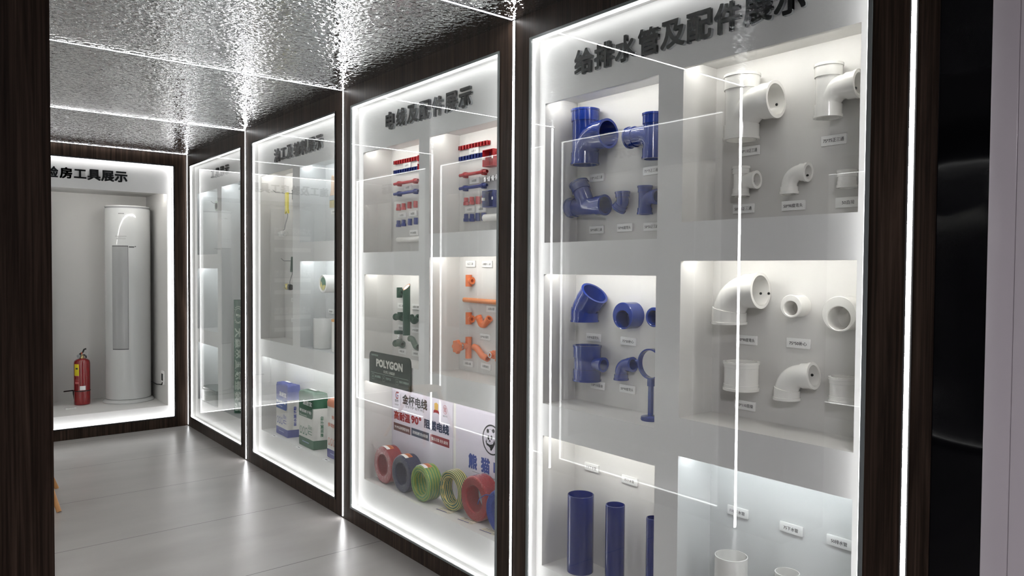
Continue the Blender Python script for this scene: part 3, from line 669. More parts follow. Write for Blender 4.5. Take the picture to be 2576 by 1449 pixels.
def hcol(a, b): return ((a[0] + b[0]) / 2, (a[1] + b[1]) / 2)
clip_row('red row of joined pipe clips in the farther conduit niche', RED, (3.8562, 2.1704), (3.5849, 2.1685))
clip_row('blue row of joined pipe clips in the farther conduit niche', ROYAL, (3.8559, 2.1129), (3.5824, 2.1115))
LC((3.7165, 2.1414), '16排卡', 'name card between the red and blue clip rows, farther conduit niche', frac=0.5)
conduit('red conduit pipe on two saddles in the farther conduit niche', RED, (3.8337, 2.0383), (3.5657, 2.0402))
conduit('blue conduit pipe on two saddles in the farther conduit niche', ROYAL, (3.8334, 1.9788), (3.5631, 1.9794))
LC((3.7081, 2.0109), '16线管', 'name card between red and blue conduit pipes, farther conduit niche', frac=0.5)
for (p_, col, cn) in ((((3.7930, 1.8996), (3.7360, 1.9001), (3.6665, 1.9043), (3.6000, 1.9046)), RED, 'red'), (((3.7925, 1.8016), (3.7337, 1.8033), (3.6619, 1.8058), (3.5955, 1.8081)), ROYAL, 'blue')):
    for c_, kd, wd in zip(p_, ('cup', 'cup', 'st', 'st'), ('flared %s connector nearest the niche corner', 'second flared %s connector from the niche corner', 'straight %s connector next to the flared ones', 'straight %s connector next to the divider')):
        sleeve((wd % cn) + ', farther conduit niche', col, c_, kd)
LC((3.7722, 1.8522), '16锁扣', 'name card under the flared red connectors, farther conduit niche', frac=0.5)
LC((3.6503, 1.8550), '16直接', 'name card under the straight red connectors, farther conduit niche', frac=0.5)
LC((3.6417, 1.7431), 'PVC50线管', 'name card reading PVC above the white conduit, farther niche', frac=0.6)
def white_conduit(label, a, yend, r, X):
    t = thing('white_conduit', label, 'conduit pipe', (X, (a[0] + yend) / 2, a[1]), 'white conduits at the foot of the conduit niches')
    bm = BM(); sweep_hollow(bm, [(X, a[0], a[1]), (X, a[0] - 0.002, a[1]), (X, yend, a[1])], [r - 0.002, r, r], r * 0.85, 28); obj('pipe_wall', bm, PVC, t)
white_conduit('white conduit lying along the wall under the PVC card', (3.7951, 1.7052), 3.30, 0.0155, 2.215)
b0, b1 = (3.5319, 2.1759), (3.5314, 2.0909)
switch_box('red junction box edge peeking past the divider, farther conduit niche', RED, b0[0] - 0.078, b0[0], b1[1], b0[1])
# nearer conduit niche
clip_row('red row of joined pipe clips in the nearer conduit niche', RED, (3.1770, 2.1738), (2.9170, 2.1711))
clip_row('blue row of joined pipe clips running behind the red junction box', ROYAL, (3.1744, 2.1168), (2.9141, 2.1144))
LC((3.0513, 2.1462), '16排卡', 'name card between the clip rows, nearer conduit niche', frac=0.5)
b0, b1, b2 = (2.9198, 2.1282), (2.9190, 2.0450), (2.8331, 2.1254)
switch_box('red open junction box hung at the glass edge', RED, b2[0], b0[0], b1[1], b0[1])
b0, b1, b2 = (2.9208, 1.9253), (2.9201, 1.8429), (2.8320, 1.9232)
switch_box('blue open junction box with white lugs, below the red one', ROYAL, b2[0], b0[0], b1[1], b0[1])
conduit('red conduit pipe on two saddles beside the red junction box', RED, (3.1505, 2.0237), (2.9143, 2.0278))
conduit('blue conduit pipe on two saddles above the blue junction box', ROYAL, (3.1507, 1.9554), (2.9153, 1.9587))
LC((3.0454, 1.9920), '16线管', 'name card between red and blue conduit pipes, nearer conduit niche', frac=0.5)
for k, c_ in enumerate(((2.9394, 1.9868), (2.9057, 1.9873), (2.8738, 1.9880), (2.8432, 1.9885))):
    w_ = ('first', 'second', 'third', 'fourth')[k]
    t = thing('cable_gland', w_ + ' chrome threaded connector counted from the clear wall, nearer conduit niche', 'cable connector', (2.218, c_[0], c_[1]), 'chrome threaded connectors in a row')
    bm = BM(); lathe(bm, [(0.006, 0.012), (0.009, 0.012), (0.009, 0.004), (0.0125, 0.003), (0.0125, -0.003), (0.009, -0.004), (0.009, -0.012), (0.006, -0.012)], (2.218, c_[0], c_[1]), (0, 0, 1), 10, closed=True); obj('gland_body', bm, CHROME, t)
for (p_, col, cn) in ((((3.1003, 1.8871), (3.0506, 1.8877), (2.9971, 1.8864), (2.9478, 1.8867)), RED, 'red'), (((3.0995, 1.8019), (3.0480, 1.7997), (2.9990, 1.8009), (2.9469, 1.8003)), ROYAL, 'blue')):
    for c_, kd, wd in zip(p_, ('cup', 'cup', 'st', 'st'), ('first flared %s connector from the niche corner', 'second flared %s connector from the corner', 'first straight %s connector after the flared ones', 'last straight %s connector, near the blue box')):
        sleeve((wd % cn) + ', nearer conduit niche', col, c_, kd, h=0.0195)
LC((3.0847, 1.8452), '16锁扣', 'name card under the flared red connectors, nearer conduit niche', frac=0.5)
LC((2.9863, 1.8428), '16直接', 'name card partly behind the foot of the blue junction box', frac=0.5)
white_conduit('white conduit end sticking in from the glass edge, nearer conduit niche', (2.9044, 1.7896), 2.63, 0.0185, 2.19)

# ------------------------------------------------------------------ water pipe fittings (green and orange)
GG, GO = 'dark green pipe fittings', 'orange pipe fittings'
def ppr_tee(label, m, X, yc, zt, zb, yo, zo, r=0.0165, rb=None, grp=GG, ring=True, curved=False, zstart=None):
    t = fitting_thing('pipe_tee', label, 'pipe fitting', X, (yc, (zt + zb) / 2), grp); rb = rb or r
    if curved: br = fillet([(X - 0.004, yc, zstart), (X - 0.004, yc - 0.006, zstart + 0.02), (X - 0.004, yo + 0.016, zo), (X - 0.004, yo, zo)], [0.012, 0.014], 8)
    else: br = [Vector((X, yc, zo)), Vector((X, yo, zo))]
    tee_fitting('tee_body', [V(X, (yc, zb)), V(X, (yc, zt))], br, r, rb, 0.006, m, t, run_sock=(None, None), br_sock=0.012, step=0.002, lip=0.003, seg=32)
    return t
def ppr_bend(label, m, X, pts, rad, r=0.0165, grp=GG, sock=(0.016, 0.016)):
    t = fitting_thing('pipe_bend', label, 'pipe fitting', X, pts[1], grp)
    path = fillet([V(X, q) for q in pts], rad, 10)
    shell_fitting('bend_body', path, r, 0.0055, m, t, sock=sock, step=0.0012, lip=0.003, lipstep=0.0005); return t
X = 2.216
a, zt, zb, o = (3.7784, 1.3911), (3.7513, 1.4215), (3.7510, 1.3608), (3.7462, 1.3934)
ppr_tee('dark green straight tee at the top, nearest the niche corner', GREENPPR, X, a[0], zt[1], zb[1], o[0], o[1], rb=0.0145)
a, zt, zb, o = (3.6345, 1.3930), (3.6085, 1.4422), (3.6079, 1.3465), (3.5690, 1.4119)
ppr_tee('dark green swept tee at the top, beside the divider', GREENPPR, X, a[0], zt[1], zb[1], o[0], o[1], rb=0.0145, curved=True, zstart=zb[1] + 0.022)
LC((3.7781, 1.3124), '25正三通', 'name card under the dark green straight tee', frac=0.55)
LC((3.6137, 1.3127), '25顺水三通', 'name card at the divider under the dark green swept tee', frac=0.6)
# slit-open pipe sample standing in front
pt, pb_ = (3.6193, 1.4285), (3.6177, 1.1504)
t = thing('cut_pipe_sample', 'long dark green pipe sample with slanted cut end and orange inner layer', 'pipe sample', (2.17, pt[0], pb_[1]))
def half_tube(bm, X, y, z0, z1, ro, ri, a0, a1, slant):
    """upright tube wall between two angles, its top cut on the slant (low towards the room)"""
    n = 28; cols = []
    for k in range(n + 1):
        a = a0 + (a1 - a0) * k / n; dy, dx = cos(a), sin(a)
        cols.append([bm.verts.new((X + dx * q, y + dy * q, z)) for q, z in ((ro, z0), (ro, z1 + slant * dx * ro), (ri, z1 + slant * dx * ri), (ri, z0))])
    for A, B in zip(cols, cols[1:]):
        for j in range(4): bm.faces.new((A[j], A[(j + 1) % 4], B[(j + 1) % 4], B[j]))
    bm.faces.new(cols[0]); bm.faces.new(cols[-1][::-1])
bm = BM(); half_tube(bm, 2.17, pt[0], pb_[1], pt[1], 0.0215, 0.0192, radians(-40), radians(284), 0.9); obj('green_wall', bm, GREENPPR, t)
bm = BM(); half_tube(bm, 2.17, pt[0], pb_[1], pt[1] + 0.0004, 0.0190, 0.0168, radians(-42), radians(317.5), 0.9); obj('orange_layer', bm, ORANGE, t)
bm = BM(); half_tube(bm, 2.17, pt[0], pb_[1], pt[1] - 0.0004, 0.0166, 0.0004, radians(-42), radians(317.5), 0.9); obj('white_core', bm, PVC, t)
a, o, e_, s_ = (3.7804, 1.2437), (3.7436, 1.2460), (3.8202, 1.2415), (3.7685, 1.2717)
t = fitting_thing('pipe_tee', 'dark green tee lying on its side with a stub pointing up', 'pipe fitting', X, a, GG)
tee_fitting('tee_body', [V(X, (e_[0], a[1])), V(X, (o[0], a[1]))], [V(X, (s_[0], a[1])), V(X, (s_[0], s_[1] + 0.003))], 0.0165, 0.0165, 0.006, GREENPPR, t, run_sock=(0.014, 0.014), br_sock=None, step=0.002, lip=0.003, seg=32)
LC((3.7727, 1.1807), '20*20三通', 'name card under the dark green tee lying on its side', frac=0.55)
ppr_bend('dark green U-shaped bend beside the divider', GREENPPR, X, [(3.6469, 1.2570), (3.6137, 1.2207), (3.5620, 1.2582)], 0.026)
LC((3.6155, 1.1773), '25*90大弧弯', 'name card at the divider under the dark green U-shaped bend', frac=0.7)
a, o, e_, sA, sB, wA, wB = (3.7796, 1.0843), (3.7381, 1.0869), (3.8217, 1.0820), (3.7798, 1.1141), (3.7799, 1.1448), (3.7818, 1.1442), (3.7819, 1.1646)
t = fitting_thing('stop_valve', 'dark green stop valve with flat round handwheel and chrome stem', 'valve', X, a, GG)
tee_fitting('valve_body', [V(X, (e_[0], a[1])), V(X, (o[0], a[1]))], [V(X, a), V(X, (a[0], sA[1]))], 0.0165, 0.015, 0.006, GREENPPR, t, run_sock=(0.014, 0.014), br_sock=None, step=0.002, lip=0.003, seg=32)
bm = BM(); lathe(bm, [(0, 0), (0.013, 0), (0.013, 0.006), (0.009, 0.008), (0.008, 0.016), (0.011, 0.018), (0.011, sB[1] - sA[1]), (0, sB[1] - sA[1])], (X, a[0], sA[1]), (0, 0, 1), 20); obj('valve_stem', bm, CHROME, t)
def wheel(bm, c, axis, r, h, lobes, depth=0.12):
    ax = Vector(axis); u, v = ortho(ax); n = lobes * 12; c = Vector(c); R = []
    for q, hh in ((0.93, 0), (1, 0.003), (1, h - 0.003), (0.93, h)):
        R.append([bm.verts.new(c + ax * hh + (u * cos(2 * pi * k / n) + v * sin(2 * pi * k / n)) * (r * q * (1 - depth / 2 + depth / 2 * cos(lobes * 2 * pi * k / n)))) for k in range(n)])
    for A, B in zip(R, R[1:]): skin(bm, A, B)
    bm.faces.new(R[0][::-1]); bm.faces.new(R[-1])
bm = BM(); wheel(bm, (X, a[0], wA[1]), (0, 0, 1), 0.031, wB[1] - wA[1], 8); obj('handwheel', bm, GREENPPR, t)
LC((3.7674, 1.0404), '20截止阀', 'name card under the dark green stop valve', frac=0.55)
ppr_bend('dark green S-shaped offset bend beside the divider', GREENPPR, X, [(3.6550, 1.1263), (3.6285, 1.1249), (3.5911, 1.0841), (3.5630, 1.0809)], 0.012)
LC((3.6120, 1.0413), '25爬坡弯', 'name card at the divider under the dark green S-shaped bend', frac=0.55)
# orange ones
LC((3.0765, 1.5615), '25正三通', 'name card above the upper orange straight tee', frac=0.55)
LC((2.9338, 1.5601), '25顺水三通', 'name card above the orange swept tee', frac=0.6)
a, zt, zb, o = (3.0733, 1.4740), (3.0513, 1.5043), (3.0508, 1.4436), (3.0416, 1.4739)
ppr_tee('upper orange straight tee beside the orange swept tee', ORANGE, X, a[0], zt[1], zb[1], o[0], o[1], rb=0.0145, grp=GO)
a, zt, zb, o = (2.9474, 1.4640), (2.9249, 1.5116), (2.9274, 1.4164), (2.8944, 1.4662)
ppr_tee('orange swept tee, taller than its neighbour, under the 25 card at the glass', ORANGE, X, a[0], zt[1], zb[1], o[0], o[1], rb=0.0145, grp=GO, curved=True, zstart=zb[1] + 0.03)
pa, pe = (3.1116, 1.3731), (2.8335, 1.3696)
t = thing('water_pipe', 'straight orange pipe running level across the orange niche', 'pipe', (X, (pa[0] + 2.64) / 2, pa[1]))
bm = BM(); sweep_hollow(bm, [(X, pa[0], pa[1]), (X, 2.635, pa[1] - 0.004)], 0.0125, 0.0085, 28); obj('pipe_wall', bm, mat('orange_brown_pipe', srgb(214, 132, 76), 0.4), t)
LC((2.8940, 1.3343), '25热水管', 'name card under the level orange pipe at the glass edge', frac=0.6)
a, zt, zb, o = (3.0715, 1.2750), (3.0496, 1.3088), (3.0490, 1.2466), (3.0399, 1.2756)
ppr_tee('lower orange straight tee under the level pipe', ORANGE, X, a[0], zt[1], zb[1], o[0], o[1], rb=0.0145, grp=GO)
ppr_bend('orange U-shaped bend under the level pipe', ORANGE, X, [(2.9882, 1.2921), (2.9537, 1.2392), (2.8926, 1.2873)], 0.026, grp=GO)
LC((2.9490, 1.1889), '25*90大弧弯', 'name card under the orange U-shaped bend', frac=0.7)
a, zt, zb, q1, q2 = (3.0719, 1.1233), (3.0502, 1.1799), (3.0492, 1.0684), (3.0573, 1.1337), (3.0625, 1.1357)
t = fitting_thing('stop_valve', 'orange stop valve with scalloped handwheel and chrome ring', 'valve', X, a, GO)
zc = q1[1]
tee_fitting('valve_body', [V(X, (a[0], zb[1])), V(X, (a[0], zt[1]))], [Vector((X, a[0], zc)), Vector((X - 0.042, a[0], zc))], 0.0165, 0.0155, 0.006, ORANGE, t, run_sock=(None, None), br_sock=0.008, step=0.002, lip=0.003, seg=32)
bm = BM(); lathe(bm, [(0, 0), (0.0175, 0), (0.0175, 0.004), (0.015, 0.005), (0.0175, 0.006), (0.0175, 0.010), (0.012, 0.012), (0.012, 0.03), (0, 0.03)], (X - 0.042, a[0], zc), (-1, 0, 0), 28); obj('valve_stem', bm, CHROME, t)
bm = BM(); wheel(bm, (X - 0.062, a[0], zc), (-1, 0, 0), 0.037, 0.02, 7, 0.2); obj('handwheel', bm, ORANGE, t)
LC((3.0932, 1.0381), '25截止阀', 'name card under the orange stop valve', frac=0.55)
ppr_bend('orange S-shaped offset bend with a stamped side', ORANGE, X, [(3.0246, 1.1326), (2.9969, 1.1279), (2.9490, 1.0915), (2.9055, 1.0837)], [0.022, 0.03], grp=GO, sock=(None, None))
a = (2.8423, 1.1104); b2 = (2.8006, 1.1105)
t = fitting_thing('pipe_union', 'orange union with a grey metal ring, at the glass edge', 'pipe fitting', 2.205, a, GO)
bm = BM(); lathe(bm, [(0.009, 0), (0.0165, 0), (0.0175, 0.002), (0.0175, 0.018), (0.022, 0.02), (0.022, 0.055), (0.016, 0.055), (0.009, 0.05)], (2.18, a[0], a[1]), (1, 0, 0), 8, closed=True); obj('union_body', bm, ORANGE, t, ang=25)
bm = BM(); lathe(bm, [(0.0088, -0.001), (0.0145, -0.001), (0.0145, 0.012), (0.0088, 0.012)], (2.18, a[0], a[1]), (1, 0, 0), 28, closed=True); obj('metal_insert', bm, CHROME, t)
bm = BM(); box(bm, 2.195, 2.232, a[0] - 0.07, a[0] - 0.02, a[1] - 0.032, a[1] + 0.022, 0.004); obj('union_tail', bm, ORANGE, t)
LC((2.9392, 1.0389), '25爬坡弯', 'name card under the orange S-shaped bend', frac=0.6, tilt=-0.06)

# ------------------------------------------------------------------ printed boards in the wire cabinet
def flat_poly(bm, T, pts, z=0.0, mi=0):
    f = bm.faces.new([bm.verts.new(T @ Vector((q[0], q[1], z))) for q in pts]); f.material_index = mi; return f
def rect(bm, T, x0, x1, y0, y1, z=0.0, mi=0): return flat_poly(bm, T, [(x0, y0), (x1, y0), (x1, y1), (x0, y1)], z, mi)
def disc_pts(cx, cy, rx, ry=None, n=32, a0=0.0): return [(cx + rx * cos(a0 + 2 * pi * k / n), cy + (ry or rx) * sin(a0 + 2 * pi * k / n)) for k in range(n)]
def ring_flat(bm, T, cx, cy, r0, r1, z=0.0, n=40, ry=1.0):
    A = [bm.verts.new(T @ Vector((cx + r0 * cos(2 * pi * k / n), cy + ry * r0 * sin(2 * pi * k / n), z))) for k in range(n)]
    B = [bm.verts.new(T @ Vector((cx + r1 * cos(2 * pi * k / n), cy + ry * r1 * sin(2 * pi * k / n), z))) for k in range(n)]
    for k in range(n): bm.faces.new((A[k], A[(k + 1) % n], B[(k + 1) % n], B[k]))
def rr_pts(x0, x1, y0, y1, r, corners='abcd', n=6):
    out = []
    for key, cx, cy, a in (('a', x0 + r, y0 + r, pi), ('b', x1 - r, y0 + r, 1.5 * pi), ('c', x1 - r, y1 - r, 0), ('d', x0 + r, y1 - r, 0.5 * pi)):
        if key in corners: out += [(cx + r * cos(a + k * pi / 2 / n), cy + r * sin(a + k * pi / 2 / n)) for k in range(n + 1)]
        else: out.append({'a': (x0, y0), 'b': (x1, y0), 'c': (x1, y1), 'd': (x0, y1)}[key])
    return out
def put(parent, name, m, s, T, x, y, width=None, height=None, bold=0.02, z=0.0008, res=2, ang=0.0):
    return obj(name, text_bm(s, T @ Matrix.Translation((x, y, z)) @ Matrix.Rotation(ang, 4, 'Z'), width=width, height=height, bold=bold, res=res), m, parent, smooth=False)

PGREEN = mat('deep_green_print', srgb(6, 34, 25), 0.35, spec=0.12); PSILVER = mat('silver_print', srgb(214, 214, 206), 0.4); PFAINT = mat('pale_green_print', srgb(150, 172, 162), 0.5)
tl, tr, br_, bl = (3.8036, 1.0523), (3.3440, 1.0524), (3.3478, 0.8709), (3.8117, 0.8723)
y0, y1 = (tl[0] + bl[0]) / 2, (tr[0] + br_[0]) / 2; zt, zb = (tl[1] + tr[1]) / 2, (bl[1] + br_[1]) / 2
w, h = y0 - y1, zt - zb; T = face_T((2.0335, (y0 + y1) / 2, (zt + zb) / 2))
t = thing('acrylic_sign', 'deep green acrylic sign with large pale lettering under the green fittings', 'sign', (2.036, (y0 + y1) / 2, zb))
bm = BM(); poly_prism(bm, [T @ Vector((q[0], q[1], 0)) for q in rr_pts(-w / 2, w / 2, -h / 2, h / 2, 0.028, 'cd')], (0.004, 0, 0)); obj('sign_plate', bm, PGREEN, t, smooth=False)
put(t, 'large_lettering', PSILVER, 'POLYGON', T, 0.0, h * 0.17, width=w * 0.64, height=h * 0.25, bold=0.045)
put(t, 'slogan_lettering', PSILVER, '实力至上 高端品质', T, w * 0.0, -h * 0.07, width=w * 0.27, height=h * 0.09)
bm = BM(); rect(bm, T, -w * 0.45, w * 0.45, -h * 0.165, -h * 0.155, 0.0008); obj('rule_line', bm, PFAINT, t, smooth=False)
for x, ic, s, sw in ((-w * 0.40, 'B', 'ISO国际', 0.14), (-w * 0.13, 'P', '专利产品', 0.12), (w * 0.19, 'Q', '银离子抑菌技术', 0.22)):
    bm = BM(); pts = rr_pts(x - 0.014, x + 0.014, -h * 0.29 - 0.016, -h * 0.29 + 0.016, 0.006); pin = rr_pts(x - 0.0128, x + 0.0128, -h * 0.29 - 0.0148, -h * 0.29 + 0.0148, 0.005)
    A = [bm.verts.new(T @ Vector((q[0], q[1], 0.0008))) for q in pts]; B = [bm.verts.new(T @ Vector((q[0], q[1], 0.0008))) for q in pin]
    for k in range(len(A)): bm.faces.new((A[k], A[(k + 1) % len(A)], B[(k + 1) % len(B)], B[k]))
    obj('icon_frame', bm, PFAINT, t, smooth=False)
    put(t, 'icon_letter', PFAINT, ic, T, x, -h * 0.29, height=0.012, bold=0)
    put(t, 'caption_lettering', PFAINT, s, T, x + 0.024 + w * sw / 2, -h * 0.27, width=w * sw, height=h * 0.075)
put(t, 'small_lettering', PFAINT, '中国环保管道', T, -w * 0.36, h * 0.40, width=w * 0.17, height=h * 0.06)

XP = XB - 0.004
PAPER = mat('pale_lilac_paper', srgb(204, 199, 212), 0.5); PBLACK = mat('print_black', (0.012, 0.012, 0.014), 0.6); PRED = mat('print_red', srgb(146, 28, 32), 0.5); PNAVY = mat('print_navy', srgb(40, 52, 78), 0.5); PBROWN = mat('print_brown', srgb(92, 48, 46), 0.5); PMAROON = mat('print_maroon', srgb(128, 30, 40), 0.5); PWHITE = mat('print_white', (0.8, 0.8, 0.8), 0.5); PBLUE = mat('print_blue', srgb(38, 62, 140), 0.5); PGOLD = mat('print_gold', srgb(206, 168, 92), 0.5)
TP = face_T((XP, 0, 0))        # text frame on the poster plane: x = -wall y, y = height
def poster_text(t, s, m, ya, yb, zc, h, bold=0.02, name='poster_lettering'): return put(t, name, m, s, TP, -(ya + yb) / 2, zc, width=ya - yb, height=h, bold=bold)
pl, pr = (3.2338, 0.6215), (3.2037, 0.6271)
t = thing('poster', 'pale poster with black, red and navy slogans behind the first coils', 'poster', (XP, (3.888 + pl[0]) / 2, 0.28), 'posters behind the wire coils')
bm = BM(); box(bm, XP, XB - 0.0005, pl[0], 3.888, 0.2775, 0.888); obj('poster_sheet', bm, PAPER, t, smooth=False)
a, b = (3.7630, 0.7510), (3.4895, 0.7609); poster_text(t, '金杯电线', PBLACK, a[0], b[0], (a[1] + b[1]) / 2, 0.060, 0.03)
a, b = (3.7293, 0.7166), (3.5228, 0.7181); poster_text(t, '安全守护 始于1952', PBLACK, a[0], b[0], (a[1] + b[1]) / 2, 0.017, 0.005)
c = (3.7829, 0.7464)
bm = BM(); rect(bm, TP, -c[0] - 0.0012, -c[0] + 0.0012, c[1] - 0.034, c[1] + 0.036, 0.0006); obj('rule_line', bm, PBLACK, t, smooth=False)
c = (3.8271, 0.7671); bm = BM()
A = [(-c[0] + q * cos(an), c[1] + 1.25 * q * sin(an)) for q in (0.018,) for an in [radians(40 + k * 18) for k in range(17)]]; B = [(-c[0] + 0.012 * cos(an), c[1] + 1.25 * 0.012 * sin(an)) for an in [radians(40 + k * 18) for k in range(17)]]
for k in range(16): flat_poly(bm, TP, [A[k], A[k + 1], B[k + 1], B[k]], 0.0006)
rect(bm, TP, -c[0] + 0.002, -c[0] + 0.018, c[1] - 0.004, c[1] + 0.002, 0.0006); rect(bm, TP, -c[0] - 0.001, -c[0] + 0.021, c[1] + 0.0165, c[1] + 0.0225, 0.0006); obj('logo_mark', bm, PRED, t, smooth=False)
bm = BM(); flat_poly(bm, TP, disc_pts(-c[0], c[1], 0.0085, 0.010), 0.0005); obj('logo_core', bm, mat('print_pale_blue', srgb(150, 180, 220), 0.5), t, smooth=False)
c = (3.8316, 0.7350); put(t, 'logo_lettering', PBLACK, '金杯', TP, -c[0], c[1], width=0.045, height=0.017)
c = (3.8315, 0.7109); put(t, 'logo_lettering', PBLACK, 'GOLDCUP', TP, -c[0], c[1], width=0.044, height=0.008, bold=0.0)
a, b = (3.8621, 0.6430), (3.6747, 0.6496); poster_text(t, '高耐温', PRED, a[0], b[0], (a[1] + b[1]) / 2, 0.053, 0.035)
a, b = (3.6631, 0.6480), (3.5522, 0.6548); poster_text(t, '90°', PRED, a[0], b[0], (a[1] + b[1]) / 2, 0.049, 0.03)
a, b = (3.5223, 0.6461), (3.2688, 0.6565); poster_text(t, '阻燃电线', PNAVY, a[0], b[0], (a[1] + b[1]) / 2, 0.055, 0.04)
for s, m, (a, a2), (b, b2) in (('99.99%高纯铜更省电', PBROWN, ((3.8657, 0.5998), (3.8655, 0.5510)), ((3.6717, 0.6008), (3.6714, 0.5531))), ('双效阻燃 防水防潮', PNAVY, ((3.6610, 0.6013), (3.6607, 0.5520)), ((3.4701, 0.6028), (3.4697, 0.5552))), ('强抗过载 经久耐用', PMAROON, ((3.4580, 0.6004), (3.4577, 0.5536)), ((3.2664, 0.6024), (3.2660, 0.5555)))):
    zc = (a[1] + a2[1] + b[1] + b2[1]) / 4; hh = 0.046
    bm = BM(); rect(bm, TP, -a[0], -b[0], zc - hh / 2, zc + hh / 2, 0.0005); obj('slogan_band', bm, m, t, smooth=False)
    put(t, 'slogan_lettering', PWHITE, s, TP, -(a[0] + b[0]) / 2, zc, width=(a[0] - b[0]) * 0.86, height=0.019, bold=0.015, z=0.001)
c = (3.3967, 0.7547); bm = BM(); flat_poly(bm, TP, [(-c[0] - 0.020, c[1] + 0.024), (-c[0], c[1] + 0.032), (-c[0] + 0.020, c[1] + 0.024), (-c[0] + 0.018, c[1] - 0.006), (-c[0], c[1] - 0.018), (-c[0] - 0.018, c[1] - 0.006)], 0.0006); obj('gold_badge', bm, PGOLD, t, smooth=False)
bm = BM(); rect(bm, TP, -c[0] - 0.022, -c[0] + 0.022, c[1] - 0.026, c[1] - 0.010, 0.0009)
for s in (-1, 1): flat_poly(bm, TP, [(-c[0] + s * 0.018, c[1] - 0.014), (-c[0] + s * 0.030, c[1] - 0.018), (-c[0] + s * 0.026, c[1] - 0.024), (-c[0] + s * 0.031, c[1] - 0.031), (-c[0] + s * 0.018, c[1] - 0.028)][::s], 0.0007)
obj('badge_ribbon', bm, PRED, t, smooth=False)
c = (3.3094, 0.7593); bm = BM(); ring_flat(bm, TP, -c[0], c[1], 0.0195, 0.0213, 0.0006, ry=1.15); obj('seal_ring', bm, PRED, t, smooth=False)
put(t, 'seal_lettering', PRED, '官', TP, -c[0], c[1], height=0.028, bold=0.0)
c = (3.3084, 0.7232); put(t, 'seal_lettering', PBLACK, '湖南老字号', TP, -c[0], c[1], width=0.045, height=0.010, bold=0)
# second poster
t = thing('poster', 'pale poster with a round bear emblem and large blue characters', 'poster', (XP, (pr[0] + 2.607) / 2, 0.28), 'posters behind the wire coils')
bm = BM(); box(bm, XP, XB - 0.0005, 2.607, pr[0], 0.2775, 0.888); obj('poster_sheet', bm, PAPER, t, smooth=False)
c, e_ = (2.8880, 0.6713), (2.9655, 0.6567); r = c[0] - e_[0]; r = abs(r); k_ = r
bm = BM(); ring_flat(bm, TP, -c[0], c[1], r * 0.90, r, 0.0006, 56); obj('emblem_ring', bm, PBLACK, t, smooth=False)
cx, cz = -c[0] - 0.0, c[1]
bm = BM()
for (px_, pz_, rx, rz) in ((-0.42, 0.52, 0.13, 0.14), (0.18, 0.62, 0.14, 0.13), (-0.34, 0.10, 0.11, 0.15), (-0.02, 0.16, 0.11, 0.14), (-0.20, -0.10, 0.09, 0.06)): flat_poly(bm, TP, disc_pts(cx + px_ * k_, cz + pz_ * k_, rx * k_, rz * k_, 20), 0.0007)
flat_poly(bm, TP, [(cx + x * k_, cz + z * k_) for x, z in ((-0.58, -0.02), (-0.50, -0.28), (-0.20, -0.34), (0.12, -0.26), (0.30, 0.05), (0.36, -0.20), (0.18, -0.48), (-0.02, -0.72), (-0.14, -0.70), (-0.16, -0.55), (-0.36, -0.46), (-0.54, -0.42), (-0.64, -0.22))], 0.0007)
flat_poly(bm, TP, [(cx + x * k_, cz + z * k_) for x, z in ((0.36, -0.30), (0.60, -0.22), (0.72, -0.40), (0.62, -0.66), (0.40, -0.62))], 0.0007); obj('bear_emblem', bm, PBLACK, t, smooth=False)
bm = BM(); ring_flat(bm, TP, cx - 0.16 * k_, cz + 0.22 * k_, 0.44 * k_, 0.455 * k_, 0.0006, 40); obj('bear_outline', bm, PBLACK, t, smooth=False)
for s, c in (('熊', (3.0484, 0.5290)), ('猫', (2.9399, 0.5306)), ('电', (2.8346, 0.5333))): put(t, 'poster_lettering', PBLUE, s, TP, -c[0], c[1], width=0.075, height=0.079, bold=0.04)
c = (3.0113, 0.4841); bm = BM(); rect(bm, TP, -c[0] - 0.04, -2.61, c[1] - 0.008, c[1] - 0.0065, 0.0006); obj('rule_line', bm, PBLACK, t, smooth=False)

